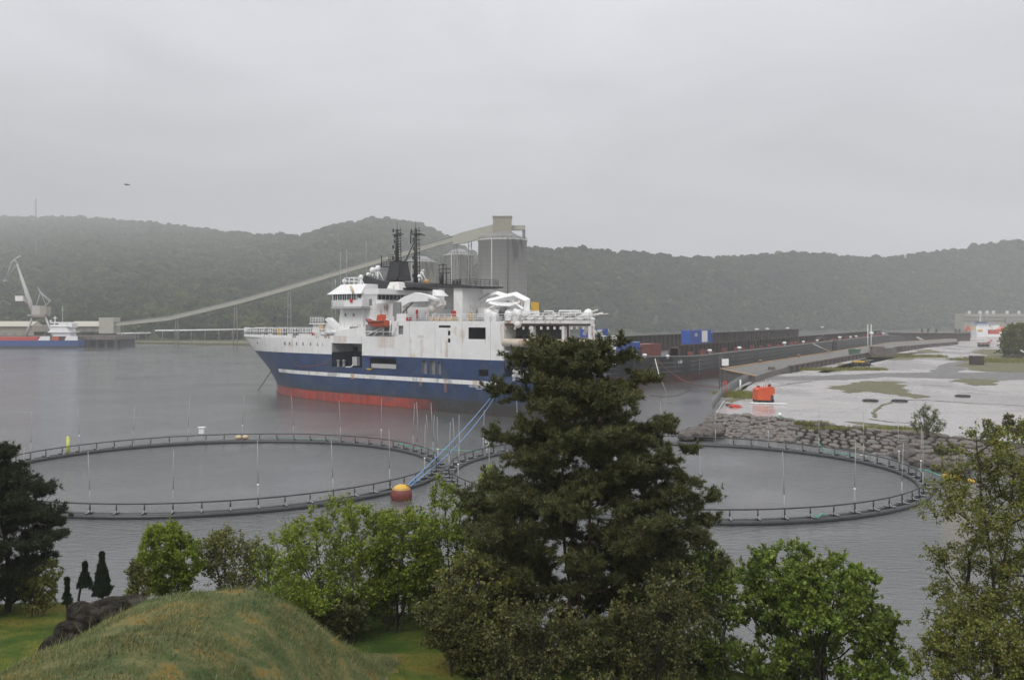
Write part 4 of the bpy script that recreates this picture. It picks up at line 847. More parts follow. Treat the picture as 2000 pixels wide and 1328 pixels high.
b = MB(); t, z = S(1149, 616, -7.5); b.ball((t, -7.5, z), .8, 6, (1, 1, 1.3)); b.ball((t+.2, -7.5, z-1.6), .9, 6); b.path([(t-.8, -7.5, z-3), (t, -7.5, z-1.5), (t+1.6, -7.5, z-2.8)], .3, 5); b.build('stern_light_mast', M['white_clean'], ship)
b = MB(); t, z = S(1150, 632, -8); b.path([(t, -8, z), (t+.6, -8, z-4.5)], .3, 5); b.build('stern_post', M['offwhite'], ship)
t, z = S(941, 757.5); text_mesh('lettering', 'WESTERN TRIDENT', .47, M['white_clean'], ship, side_m(ST(935), -9.03, S(935, 757)[1]))
text_mesh('lettering', 'PANAMA', .33, M['white_clean'], ship, side_m(ST(936), -9.03, S(936, 760.5)[1]))
# anchor chain
# rescue boat hangs from the davit: a thing of its own
t0, z0 = S(718, 629, -9.6); wl_ = SO+sa*t0+sb*(-9.6); rb = thing('rescue_boat', 'small orange rescue boat hanging on its davit at the ship side', 'boat', (wl_.x, wl_.y, S(735, 639, -9.6)[1]), SA); Lb = ST(756, -9.6)-t0
b = MB(); st = [(0, .15, 1.5, .9), (.12, .7, 1.15, .35), (.35, 1.0, 1.0, .05), (.7, 1.0, 1.05, 0), (1, .85, 1.1, .15)]; vs = []
for f, hb, zt_, zk in st: x = f*Lb; vs += [(x, -hb, zt_), (x, -hb*.75, zk+.25), (x, 0, zk-.1), (x, hb*.75, zk+.25), (x, hb, zt_), (x, 0, zt_-.12)]
fs = [(i*6+k, i*6+(k+1) % 6, i*6+6+(k+1) % 6, i*6+6+k) for i in range(4) for k in range(6)]+[(0, 1, 2, 3, 4, 5), (29, 28, 27, 26, 25, 24)]
b.add(vs, fs); b.build('boat_hull', M['orangeboat'], rb)
b = MB(); b.path([(f*Lb, -hb-.08, z) for f, hb, z, _ in st], .14, 6); b.path([(f*Lb, hb+.08, z) for f, hb, z, _ in st], .14, 6); b.build('gunwale_tube', M['rustred'], rb)
b = MB(); b.prism([(Lb*.55, 1.1), (Lb*.6, 2.2), (Lb*.82, 2.4), (Lb*.9, 1.1)], -.5, .5); b.build('console', M['orangeboat'], rb)
# ------------------------------------------------------------------ the far shore on the left: silos, conveyor, terminal, crane, cargo ship
def silo(name, label, px0, px1, top, apex, d, grp='concrete silos in a row'):
    r = (px1-px0)/2/F*d; x = ((px0+px1)/2-1000)/F*d; zt = CZ-(top-HY)/F*d; za = CZ-(apex-HY)/F*d
    root = thing(name, label, 'silo', (x, d, 0), 0, grp)
    b = MB(); b.lathe((0, 0, 0), [(r, -2), (r, zt), (r*1.03, zt), (r*1.03, zt+.6), (r*.99, zt+.6)], 48); b.build('wall', M['silo'], root)
    b = MB(); b.lathe((0, 0, 0), [(r*.99, zt+.58), (r*.32, za), (0, za+.3)], 40); b.build('roof', M['grey'], root)
    b = MB(); b.rail([(r*1.0*math.cos(a), r*1.0*math.sin(a), zt+.6) for a in np.linspace(math.pi, 2*math.pi, 9)], 1.1, 3, .08, 2); b.build('railing', M['darkgrey'], root)
    for a in ((-2.0, 'pipe'), (-1.35, 'pipe')): b = MB(); b.tube((r*1.015*math.cos(a[0]), r*1.015*math.sin(a[0]), 0), (r*1.015*math.cos(a[0]), r*1.015*math.sin(a[0]), zt+1), .28); b.build('downpipe', M['ltgrey'] if a[0] < -1.8 else M['darkgrey'], root)
    return root, r, zt, za
LAND = [D(190, 700, 640), D(600, 700, 560), D(880, 700, 405), D(1060, 700, 400), D(1130, 700, 760), D(500, 700, 860), D(190, 700, 760)]
struct(sheet('shore_land', [(p.x, p.y) for p in LAND], 1.2, M['moss'], -3))
root, r, zt, za = silo('silo', 'largest and nearest concrete silo, with the square head house on its conical roof', 934, 1029, 472, 452, 430)
x0 = r*.30
b = MB(); hx0, hx1 = (963-981.5)/F*430, (999.5-981.5)/F*430; z0, z1 = CZ-(462-HY)/F*430, CZ-(426-HY)/F*430; b.box(hx0, hx1, -4, 4, z0, z1); b.box(hx0-.25, hx1+.25, -4.3, 4.3, z1, z1+.5); b.build('head_house', M['shed'], root, 'grey-green head house')
b = MB(); b.box(hx1-.1, (1026-981.5)/F*430, -1.5, 1.5, CZ-(450-HY)/F*430, CZ-(441-HY)/F*430); b.build('side_gallery', M['conveyor'], root)
b = MB(); xq = (1024-981.5)/F*430; b.box(xq-.9, xq+.5, -1, .6, zt, CZ-(450-HY)/F*430-.01)
b.build('gallery_leg', M['grey'], root)
silo('silo', 'middle concrete silo with dark conical roof behind the ship aft mast', 867, 924, 500, 487, 560)
silo('silo', 'farthest concrete silo, half hidden by the ship twin masts', 789, 853, 513.5, 501, 620)
conv = [(222, 634, 560, 6.2), (330, 622, 556, 7), (398, 606, 548, 7.4), (470, 588.5, 540, 7.8), (560, 563, 528, 8.2), (650, 536, 515, 8.6), (741, 509.5, 500, 9), (800, 491.5, 490, 9.5), (884, 467, 462, 10)]
o0 = D(222, 634, 560); root = thing('conveyor_gallery', 'long pale enclosed conveyor climbing from the terminal tower to the silo top', 'conveyor', o0)
b = MB()
def gallery(b, pts):
    q = [(D(px, py-h/2, d), D(px, py+h/2, d)) for px, py, d, h in pts]
    vs = []
    for u, l in q: vs += [u, l, Vector((l.x, l.y+3, l.z)), Vector((u.x, u.y+3, u.z))]
    b.add(vs, [(i*4+k, i*4+(k+1) % 4, i*4+4+(k+1) % 4, i*4+4+k) for i in range(len(q)-1) for k in range(4)]+[(0, 1, 2, 3), tuple(len(vs)-4+k for k in range(4))])
gallery(b, conv); b.build('gallery', M['conveyor'], root, off=o0)
b = MB(); gallery(b, [(884, 469, 440, 17), (905, 464, 438, 22), (966, 449, 430, 22)]); b.build('upper_gallery', M['conveyor'], root, off=o0)
b = MB(); q = [D(px, py-h/2-.6, d-.2) for px, py, d, h in conv]; b.path(q, .22, 4); b.build('ridge_cap', M['grey'], root, off=o0)
for px, d in ((238, 561), (345, 556), (460, 542), (565, 527), (652, 515), (742, 501), (890, 442), (918, 437), (938, 436)):
    py = interp(px, [(c[0], c[1]+c[3]/2) for c in conv]+[(905, 474), (966, 460)]); t = D(px, py, d+1.5); b = MB(); wd = .22
    for dx in (-1.2, 1.2): b.tube((t.x+dx, t.y, 0), (t.x+dx*.5, t.y, t.z), wd)
    k = int(t.z/6)
    for i in range(k): z = t.z*(i+.5)/k; b.tube((t.x-1, t.y, z), (t.x+1, t.y, z+2), .12)
    b.build('trestle', M['grey'], root, off=o0)
def wbox(b, px0, px1, py0, py1, d, dep, off): a, c = D(px0, py0, d), D(px1, py1, d); return b.box(a.x-off[0], c.x-off[0], -dep*0+a.y-off[1], a.y+dep-off[1], c.z-off[2], a.z-off[2])
o0 = D(110, 660, 552); root = thing('cement_terminal', 'long pale-roofed terminal shed on the far quay with square transfer tower', 'building', (o0.x, o0.y, 0)); o0 = (o0.x, o0.y, 0)
b = MB(); wbox(b, -160, 66, 636.5, 662, 562, 14, o0); wbox(b, 66, 196, 636, 648, 562, 14, o0); b.build('wall', M['shed'], root)
b = MB()
for a, c in ((-162, 60), (133, 194)): 
    p, q = D(a, 637.5, 561), D(c, 627.5, 561); b.prism([(p.y-.6-o0[1], p.z), (p.y+8-o0[1], q.z), (p.y+16-o0[1], p.z)], p.x-o0[0], q.x-o0[0], 'x')
b.build('roof', mat('pale_roof_metal', (.42, .40, .34), .6, var=.05), root, 'pale metal roof')
b = MB(); wbox(b, 193, 221.5, 620, 651, 558, 10, o0); b.build('transfer_tower', M['conveyor'], root)
for px in (5, 24, 44, 160, 176): b = MB(); wbox(b, px, px+7, 650 if px < 100 else 640, 660 if px < 100 else 646, 561.7, .5, o0); b.build('door', M['grey'], root)
o0 = D(100, 660, 548); o0 = (o0.x, o0.y, 0); root = thing('quay', 'dark piled quay under the far cement terminal', 'quay', o0)
b = MB(); wbox(b, -200, 226, 656, 663.5, 545, 30, o0); b.build('deck', M['wall'], root)
for i in range(24): px = -190+i*18; p = D(px, 666, 546); MB().box(p.x-o0[0]-.6, p.x-o0[0]+.6, -1.5, .5, -1, 4.3).build('pile', M['darkgrey'], root)
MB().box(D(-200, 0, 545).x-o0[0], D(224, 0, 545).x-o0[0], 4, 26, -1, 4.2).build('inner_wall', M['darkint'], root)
for px0, px1, py, lb in ((229, 294, 651, 'white pipeline on trestles right of the terminal tower, the left shorter length'), (303, 492, 645.5, 'long white pipeline along the far shore, ending behind the ship bow rail')):
    a, c = D(px0, py+.4, 600), D(px1, py-2.2*(px1-px0)/190, 640); root = thing('pipeline', lb, 'pipe', a); b = MB(); b.tube(a, c, .48, n=8); b.build('pipe', M['white_clean'], root, off=a); k = int((c-a).length/9)
    for i in range(k): q = a.lerp(c, (i+.5)/k); MB().tube((q.x, q.y, 0), q, .18).build('support', M['grey'], root, off=a)
# harbour crane
o0 = D(75, 665, 548); o0 = Vector((o0.x, o0.y, 4.2)); root = thing('harbour_crane', 'pale grey level-luffing harbour crane on splayed legs beside the cargo ship', 'crane', o0)
def dp(px, py, dy=0): v = D(px, py, 548+dy)-o0; v.y = dy; return v
for a, c in (((50, 658), (64, 618)), ((104, 658), (88, 618))):
    for dy in (-4, 4): MB().path([dp(*a, dy), dp(*c, dy*.5)], [.9, .6], 4).build('leg', M['ltgrey'], root)
b = MB(); b.path([dp(64, 618, -3), dp(88, 618, -3)], .7, 4); b.path([dp(64, 618, 3), dp(88, 618, 3)], .7, 4); b.path([dp(58, 636, -3), dp(96, 636, -3)], .3, 4); b.build('portal_beam', M['ltgrey'], root)
def qb(b, px0, px1, py0, py1, y0, y1): a, c = dp(px0, py0), dp(px1, py1); return b.box(a.x, c.x, y0, y1, c.z, a.z)
b = MB(); qb(b, 60, 92, 614, 617.5, -4, 4); qb(b, 83, 95, 599, 614, -3, 3); b.build('slewing_platform', M['shed'], root)
qb(MB(), 66, 82, 597, 614, -2.5, 2.5).build('machine_house', M['ltgrey'], root)
MB().path([dp(65, 614, 0), dp(58, 590, 0), dp(33, 515, 0)], [1.1, 1.5, .5], 4).build('main_boom', M['ltgrey'], root)
b = MB(); b.path([dp(26, 508, 0), dp(40, 501, 0)], [.4, .7], 4); b.path([dp(29, 508, 0), dp(24, 512, 0), dp(9, 549, 0)], [.6, .6, .3], 4); b.path([dp(33, 516, 0), dp(9, 549, 0)], .18, 4); b.path([dp(33, 515, 0), dp(29, 507, 0)], .5, 4); b.path([dp(6, 549, 0), dp(13, 548, 0)], .5, 4); b.build('jib', M['ltgrey'], root)
b = MB(); b.path([dp(73, 560, 0), dp(79, 571, 0), dp(98, 589, 0)], [.15, .4, .8], 4); b.path([dp(79, 571, 0), dp(70, 598, 0)], .25, 4); b.path([dp(98, 589, 0), dp(84, 600, 0)], .25, 4); b.path([dp(79, 571, 0), dp(92, 600, 0)], .2, 4); b.build('counter_arm', M['ltgrey'], root)
qb(MB(), 33, 48, 578, 588, -2, 2).build('operator_cab', M['white'], root); MB().path([dp(46, 588, 0), dp(62, 596, 0)], .25, 4).build('cab_arm', M['ltgrey'], root)
# cargo ship
o0 = P(151, 680, 0); rc = thing('cargo_ship', 'small blue cargo ship with red hatch coaming and white wheelhouse at the far quay', 'ship', o0)
def cq(px): return (px-151)/F*o0.y
def cz(py): return CZ-(py-HY)/F*o0.y
b = MB(); B = 11; st = [(cq(-210), 2, 0), (cq(-180), B, 0), (cq(100), B, 0), (cq(135), B*.9, .1), (cq(151), B*.7, .3)]; zt_ = cz(665); vs = []
for x, w, e in st: vs += [(x-e, (B-w)/2+.8, -1), (x, (B-w)/2, zt_), (x, (B+w)/2, zt_), (x-e, (B+w)/2-.8, -1)]
b.add(vs, [(4*i, 4*i+4, 4*i+5, 4*i+1) for i in range(4)]+[(4*i+1, 4*i+5, 4*i+6, 4*i+2) for i in range(4)]+[(4*i+2, 4*i+6, 4*i+7, 4*i+3) for i in range(4)]+[(0, 1, 2, 3), (19, 18, 17, 16)])
m, t, p = principled('cargo_hull_paint'); c = t.nodes.new('ShaderNodeTexCoord'); s_ = t.nodes.new('ShaderNodeSeparateXYZ'); t.links.new(c.outputs['Object'], s_.inputs[0])
cc = mixc(t, math_(t, 'LESS_THAN', s_.outputs['Z'], cz(676)), (.03, .085, .27), (.05, .055, .065)); t.links.new(cc, p.inputs['Base Color']); M['cargohull'] = m
b.build('hull', m, rc)
b = MB(); b.box(cq(-190), cq(72), .6, B-.6, zt_, cz(658.5)); b.build('hatch_coaming', M['red'], rc)
b = MB(); b.prism([(cq(74), zt_+.01), (cq(79), cz(657)), (cq(97), cz(657)), (cq(97), zt_+.01)], .05, .3); b.prism([(cq(125), zt_+.01), (cq(129), cz(656.5)), (cq(150), cz(656.5)), (cq(151), zt_+.01)], .4, .7); b.build('bulwark', M['white_clean'], rc)
b = MB(); b.box(cq(99), cq(112), 1.5, B-1.5, zt_, cz(658)); b.build('lower_deckhouse', M['orangeboat'], rc)
b = MB(); b.box(cq(92), cq(138), .5, B-.5, cz(649.5), cz(647.8)); b.prism([(cq(94), cz(648)), (cq(97), cz(641)), (cq(130), cz(641)), (cq(132), cz(648))], .9, B-.9); b.box(cq(100), cq(134), 1.5, B-1.5, cz(657), cz(649.5)); b.build('deckhouse', M['white_clean'], rc)
b = MB(); b.box(cq(93), cq(134), .6, B-.6, cz(638), cz(637)); b.box(cq(96), cq(128), 1.2, B-1.2, cz(641), cz(629)); b.box(cq(128), cq(137), 2, B-2, cz(640), cz(632)); b.build('wheelhouse', M['white_clean'], rc)
b = MB(); b.box(cq(96.5), cq(103), 1.1, 1.3, cz(634), cz(631.5)); b.box(cq(106), cq(112), 1.1, 1.3, cz(634), cz(631.5)); b.build('window', M['glass'], rc)
b = MB(); b.tube((cq(114), 5, cz(630)), (cq(114), 5, cz(598)), .16); b.box(cq(111), cq(117), 4.9, 5.1, cz(606), cz(605)); b.build('mast', M['ltgrey'], rc)
b = MB(); b.tube((cq(99), 5, cz(629)), (cq(99), 5, cz(618)), .25); b.box(cq(95), cq(103), 4.8, 5.2, cz(621.5), cz(620.5)); b.box(cq(92), cq(94), 3, 4, cz(629), cz(625)); b.build('mast', M['white_clean'], rc)
root = thing('radio_mast', 'faint lattice radio mast on the misty ridge at the far left', 'mast', D(70, 470, 1500)); b = MB()
for dx in (-1, 1): b.tube((dx*1.6, 0, -30), (dx*.6, 0, 66), .35, n=4)
for k in range(16): z = -20+k*5.4; b.tube((-1.3, 0, z), (1.3, 0, z+5), .2, n=3)
b.build('lattice', M['grey'], root)
# ------------------------------------------------------------------ fish cages
def cage(name, label, cx, cy, Rr, ph, pole_skip=()):
    root = thing(name, label, 'fish cage', (cx, cy, 0)); 
    MB().ring((0, 0, .12), Rr, .23, 120, 10).build('outer_float', M['rubber'], root); MB().ring((0, 0, .12), Rr-.85, .23, 120, 10).build('inner_float', M['rubber'], root)
    MB().ring((0, 0, 1.12), Rr-.5, .065, 120, 6).build('handrail', M['rubber'], root)
    n = 66; b = MB(); b.mi = 0; b.tube((Rr-.5, 0, .2), (Rr-.5, 0, 1.12), .05); b.tube((Rr-.5, 0, .55), (Rr-.5, 0, 1.0), .062); b.mi = 1; b.path([(Rr+.12, 0, .42), (Rr-.35, 0, .42), (Rr-.5, 0, .62)], .055, 5); b.path([(Rr-.98, 0, .36), (Rr-.5, 0, .38)], .06, 5)
    b.mi = 0; b.box(Rr-1.0, Rr+.1, -.06, .06, .30, .37); me = b.build('stanchion', [M['rubber'], M['steelgrey']], root); me.rotation_euler = (0, 0, ph)
    for i in range(1, n): c = me.copy(); COL.objects.link(c); c.parent = root; c.rotation_euler = (random.uniform(-.004, .004), 0, ph+2*math.pi*i/n)
    for i in range(0, n, 3):
        if i in pole_skip: continue
        a = ph+2*math.pi*i/n; x, y = (Rr-.55)*math.cos(a), (Rr-.55)*math.sin(a); l1, l2 = random.uniform(-.12, .12), random.uniform(-.1, .1); hh = random.uniform(5.2, 6.2)
        b = MB(); b.path([(x, y, .3), (x+l1*.4, y+l2*.4, 2.2)], .05, 5); b.path([(x+l1*.4, y+l2*.4, 2.2), (x+l1, y+l2, hh*.6), (x+l1*2.2, y+l2*2, hh)], [.042, .036, .026], 5); b.build('net_pole', M['pole'], root)
        if i % 9 == 0: MB().ball((x+l1*.4, y+l2*.4, 2.25), .1, 5).build('pole_float', M['white_clean'], root)
    return root
cg1 = cage('fish_cage', 'left round floating fish cage with black pipe rings and thin poles', -31.3, 100, 24, .02)
cg2 = cage('fish_cage', 'right round floating fish cage, partly behind the big pine', 17.0, 97.7, 24, .05)
def on_cage(c, R_, px, far=True):
    u = (px-1000)/F; cx, cy = c.location.x, c.location.y; A = 1+u*u; B_ = -2*(u*cx+cy); C_ = cx*cx+cy*cy-R_*R_; q = math.sqrt(max(0, B_*B_-4*A*C_)); y = (-B_+(q if far else -q))/(2*A); return Vector((u*y, y, 0))
def local_part(c, name, b, mt, label=None): return b.build(name, mt, c, label, off=c.location)
for c, px, w in ((cg1, 394, .62), (cg2, 951, .42)):
    p = on_cage(c, 23.9, px); b = MB(); b.obox((p.x, p.y, 1.3), w, .6, .75, .1); b.obox((p.x, p.y, 2.05), w*1.45, .8, .09, .1); b.tube((p.x, p.y, .3), (p.x, p.y, 1.3), .06); local_part(c, 'feeder_box', b, M['white_clean'])
p = on_cage(cg1, 24, 133); b = MB(); b.path([(p.x, p.y, .2), (p.x, p.y, 2.0)], .19, 8); b.ball((p.x, p.y, 2.05), .2, 5); local_part(cg1, 'marker_post', b, M['ltyellow'])
for px in (464.5, 477.5): p = on_cage(cg1, 24.2, px); o = MB().ball((0, 0, 0), .4, 8, (1.15, 1, .8)).build('float', M['tan']); o.location = (p.x, p.y+.3, .55); tag(o, 'tan float on the far rim of the left cage, %s of two' % ('left' if px < 470 else 'right'), 'float', 'pair of tan floats')
def loop_rope(c, name, label, px0, px1, far, mt=M['greenrope'], z=.5, r=.05, up=0):
    a = [on_cage(c, 24+random.uniform(-.3, .3), px0+(px1-px0)*k/10, far)+Vector((0, 0, z+random.uniform(-.08, .12)+(up*(1-k/3) if k < 3 else 0))) for k in range(11)]
    b = MB(); b.path(a, r, 5); o = b.build(name, mt, off=a[0]); o.location = a[0]; tag(o, label, 'rope'); return o
loop_rope(cg1, 'rope', 'green rope lying along the far rim of the left fish cage', 540, 660, True, r=.045)
loop_rope(cg1, 'rope', 'short green rope knot on the far right rim of the left fish cage', 775, 800, True, r=.08, z=.7)
loop_rope(cg2, 'rope', 'green rope draped over the far rail of the right fish cage', 1597, 1665, True, r=.06, up=.9)
loop_rope(cg2, 'rope', 'short green rope hanging over the near rim of the right fish cage', 1590, 1612, False, r=.05)
loop_rope(cg2, 'rope', 'pale bundle of cord tied to the far rim of the right fish cage', 1680, 1694, True, M['paleropem'], .7, .1)
rope('rope', 'thin green line running between the two fish cages', [on_cage(cg1, 24, 800)+Vector((0, 0, .5)), P(880, 878, .25), P(935, 881, .5)], .035, M['greenrope'])
rope('rope', 'green line from the right end of the right cage towards the yellow float', [on_cage(cg2, 24, 1795)+Vector((0, 0, 1.0)), P(1815, 920, .4), P(1836, 929, .3), P(1850, 932, .1)], .06, M['greenrope'])
# buoy with its mooring lines
bp = P(784, 975, 0); r = .97; root = thing('mooring_buoy', 'round red mooring buoy with yellow top floating against the left fish cage', 'buoy', bp)
b = MB(); pr = [(r*math.sin(a), .38-r*math.cos(a)) for a in np.linspace(.02, math.pi*.69, 12)]; b.lathe((0, 0, 0), pr, 28); b.build('float', mat('faded_red_plastic', (.16, .035, .028), .45, var=.3, scale=3), root)
b = MB(); pr = [(r*1.004*math.sin(a), .38-r*1.004*math.cos(a)) for a in np.linspace(math.pi*.69, math.pi, 8)]; b.lathe((0, 0, 0), pr, 28); b.build('cap', M['yellow'], root)
b = MB(); b.lathe((0, 0, 0), [(r*.735, .38+r*.70), (r*.78, .38+r*.68), (r*.8, .38+r*.6)], 28); b.path([(r*.5, -.2, 1.25), (r*.6, -.2, 1.4), (r*.7, -.2, 1.15)], .05, 5); b.build('ring_band', M['ochre'], root)
tq, zq = S(966, 771); sw = SO+sa*tq+sb*(-9.1); bq = Vector((bp.x+.55, bp.y, 1.28))
rope('mooring_line', 'upper of two blue lines from the buoy up to the ship side', [bq, (sw.x-.15, sw.y, zq+.1)], .052, M['bluerope'], .45)
rope('mooring_line', 'lower of two blue lines from the buoy up to the ship side', [bq+Vector((.2, 0, -.1)), (sw.x+.1, sw.y, zq-.3)], .052, M['bluerope'], 1.1)
a = S(535, 716, -1.5); aw = SO+sa*a[0]+sb*(-1.5); rope('anchor_chain', 'dark anchor chain slanting from the ship bow into the water', [(aw.x, aw.y, a[1]), P(505, 761, 0)], .11, M['greyrope'], .1, 'chain')
a0 = S(552, 692, -6.5); a1 = S(590, 717, -9.3); a2 = S(640, 710, -9.3); w0, w1, w2 = (SO+sa*q[0]+sb*y+Vector((0, 0, q[1])) for q, y in ((a0, -6.5), (a1, -9.25), (a2, -9.15)))
rope('mooring_line', 'thin rust-coloured line sagging along the blue bow plating', [w0, (w0+w1)/2+Vector((0, 0, -.7)), w1, w2], .06, M['redrope'])
# yellow pontoon float right of the cages, standing net frames in the water
p = P(1868, 938, 0); root = thing('float', 'long bright yellow float drifting right of the right fish cage', 'float', p, R(-40)); MB().path([(-1.3, 0, .3), (-1.0, 0, .3), (.2, 0, .3), (.3, 0, .3)], [.2, .36, .36, .2], 12).build('drum', M['yellow'], root)
MB().path([(.4, .1, .15), (1.8, -.3, .12)], .16, 8).build('tail_float', M['yellow'], root)
for i, (px, py, h) in enumerate([(815, 858, 5), (834, 852, 3), (843, 850, 4.5), (1880 and 886, 880, 4), (1345, 990, 0)]):
    if h: p = P(px, py, 0); b = MB(); b.path([(0, 0, -.5), (.05, 0, h*.5), (-.1, 0, h)], [.06, .05, .035], 5); o = b.build('net_pole', M['pole']); o.location = p; tag(o, 'thin pole in the water between left cage and ship, %s' % ('leftmost of four', 'second from the left', 'third from the left', 'rightmost of four')[i], 'pole', 'poles in the water')
# gull
root = thing('gull', 'dark gull gliding in the grey sky over the far left hill', 'bird', D(248, 361, 90)); b = MB()
b.path([(-.3, 0, 0), (-.15, 0, 0), (0, 0, 0), (.2, 0, -.01), (.34, 0, 0)], [.01, .06, .08, .05, .01], 8); b.add([(-.06, 0, .03), (-.12, .3, .12), (-.3, .72, .0), (-.08, .35, .1), (.08, 0, .03)], [(0, 1, 3, 4), (1, 2, 3)]); b.add([(-.06, 0, .03), (-.25, -.25, .14), (-.5, -.55, .05), (-.2, -.3, .13), (.08, 0, .03)], [(0, 1, 3, 4), (1, 2, 3)]); b.build('body', M['grey'], root)
# ------------------------------------------------------------------ things on the yard and the quay
p = P(1491, 785, ZY); root = thing('compressor', 'bright orange boxy machine standing in a puddle on the wet yard', 'machine', p, R(8))
b = MB(); b.prism([(-1.55, .45), (-1.5, 2.25), (-1.2, 2.55), (1.3, 2.7), (1.6, 2.45), (1.62, 1.5), (.9, 1.2), (.85, .35)], -1.1, 1.1); b.build('housing', M['orange'], root)
b = MB(); b.box(-1.4, 1.5, -.95, .95, .12, .5); b.box(.95, 1.45, -1.0, 1.0, .3, 1.25); b.build('chassis', M['darkgrey'], root)
for x in (-1.2, 1.2):
    for y in (-.95, .95): MB().path([(x, y-.12, .32), (x, y+.12, .32)], .34, 14).build('wheel', M['black'], root)
for x, h in ((-.9, 3.0), (.1, 3.5), (.5, 3.9), (.9, 3.6), (1.2, 3.9), (1.45, 3.7)): MB().tube((x, .2, 2.5), (x+.05, .2, h), .05).build('upright', M['ltgrey'], root)
b = MB(); b.ball((1.1, 0, 2.9), .28, 5); b.box(-1.1, -.7, -.3, .3, 2.6, 2.85); b.build('fitting', M['rustred'], root)
p = P(1440, 797, ZY+.05); o = boulder('tarpaulin', 'crumpled bright red tarpaulin heap on the yard corner', P(1437, 794, ZY+.1), 2.6, 1.2, .7, M['red'], cat='tarpaulin', seed=5)
o = boulder('tyre_heap', 'low dark heap beside the red tarpaulin', P(1424, 791, ZY+.1), 1.4, .9, .5, M['black'], cat='heap', seed=9)
rope('plank', 'white plank lying in front of the orange machine', [P(1464, 787, ZY+.12), P(1537, 789, ZY+.12)], .14, M['white_clean'], cat='plank')
rope('pipe', 'pale pipe leaning over the edge of the yard corner', [P(1395, 813, 1.4), P(1414, 783, ZY+.4)], .12, M['ltgrey'], cat='pipe')
rope('pipe', 'thin pale pipe lying by the red tarpaulin', [P(1416, 787, ZY+.1), P(1446, 790, ZY+.1)], .1, M['ltgrey'], cat='pipe')
p = P(1524, 820, ZY); root = thing('net_heap', 'heap of green net with a white float near the yard edge', 'net', p)
b = MB(); b.ball((0, 0, .25), .42, 6, (1.3, 1, .8)); b.path([(.2, 0, .15), (1, .1, .12), (2, -.2, .1)], [.16, .12, .07], 6); b.ball((.6, .1, .15), .28, 6); b.build('net', M['greenrope'], root); MB().ball((-.1, -.1, .75), .3, 7).build('float', M['white_clean'], root)
# leading mark: lattice mast with white board
p = P(1410, 776, ZY); root = thing('sign_mast', 'dark lattice mast with red lower frame carrying a blank white square board', 'sign', p)
b = MB(); H_ = CZ-(690-HY)/F*p.y-ZY
for x, y in ((-.45, 0), (.1, .5)): b.tube((x, y, 0), (x, y, H_), .07)
for k in range(9): b.tube((-.45, 0, k*H_/9), (.1, .5, (k+1)*H_/9), .04)
b.build('mast', M['darkgrey'], root)
b = MB()
for x in (.25, .75): b.tube((x, -.2, 0), (x, -.2, 3), .07)
b.box(.15, .85, -.25, -.15, 2.6, 3); b.build('frame', M['red'], root)
b = MB(); b.tube((.5, -.2, 3), (.5, -.2, H_-1.3), .06); b.build('board_post', M['grey'], root)
z1 = CZ-(700.5-HY)/F*p.y-ZY; z0 = CZ-(714-HY)/F*p.y-ZY; MB().box(-.1, 1.15, -.42, -.34, z0, z1).build('board', M['white_clean'], root)
b = MB()
pts = [P(a, c, ZY) for a, c in ((1392, 800), (1408, 780), (1440, 756), (1468, 742), (1500, 734))]; o0 = pts[0]; root = thing('wire_fence', 'rusty see-through wire fence along the left edge of the yard', 'fence', o0)
for a, c in zip(pts[:-1], pts[1:]):
    k = max(2, int((c-a).length/3.0))
    for i in range(k): q = a.lerp(c, i/k); MB().tube(q, q+Vector((0, 0, 2.1)), .05).build('post', M['grey'], root, off=o0)
    for h in (.3, .7, 1.1, 1.5, 1.9): b.tube(a+Vector((0, 0, h)), c+Vector((0, 0, h)), .018, n=4)
    kk = int((c-a).length/.5)
    for i in range(kk): q = a.lerp(c, i/kk); b.tube(q+Vector((0, 0, .2)), q+Vector((0, 0, 1.95)), .012, n=3)
b.build('mesh', M['steelgrey'], root, off=o0)
p = P(1446, 763, ZY); b = MB(); b.path([(0, 0, 0), (0, 0, 2.1)], .16, 8); b.ball((0, 0, 2.1), .17, 5); o = b.build('post', M['white_clean']); o.location = p; tag(o, 'stout white post at the grassy left edge of the yard', 'post')
o = MB().obox((0, 0, 0), 1.6, 1.2, 2.2).build('concrete_pillar', M['concrete']); o.location = P(1507, 733, ZY); tag(o, 'tall grey concrete pillar where the fence meets the quay', 'pillar')
for i, (px, py) in enumerate(((1700, 783), (1757, 783.5), (1880, 774))):
    p = P(px, py, ZY+.04); o = MB().ring((0, 0, .1), 1.2, .17, 40, 10).build('rubber_ring', M['black']); o.location = p; tag(o, ['dark rubber ring lying flat on the yard, left of the front pair', 'dark rubber ring lying flat on the yard, right of the front pair', 'dark rubber ring lying alone farther right on the yard'][i], 'ring', 'rubber rings on the yard')
p = P(1681, 715, ZY); root = thing('trailer', 'yellow flat trailer on big black wheels beside the quay wall', 'trailer', p, R(6))
b = MB(); b.box(-2.4, .6, -1.1, 1.1, 1.15, 1.6); b.box(-2.5, .7, -1.2, -1.05, 1.2, 1.75); b.build('bed', M['yellow'], root); b = MB(); b.box(.5, 2.6, -.7, .7, .85, 1.5); b.path([(-2.4, 0, 1), (2.4, 0, 1)], .15, 4); b.build('chassis', M['darkgrey'], root)
for x in (-1.9, .3, 2.1):
    for y in (-1, 1): MB().path([(x, y-.2, .6), (x, y+.2, .6)], .6, 16).build('wheel', M['black'], root)
p = P(1669, 692, ZP); root = thing('skip', 'dark green open skip standing on the quay deck', 'skip', p, R(-8)); 
b = MB(); b.prism([(-1.9, .1), (-2.1, 1.9), (2.2, 2.2), (1.5, .1)], -1, 1); b.build('tub', M['green'], root); b = MB(); b.box(.2, 2.3, -1.1, 1.1, 2.0, 2.15); b.build('lid', M['ltgrey'], root)
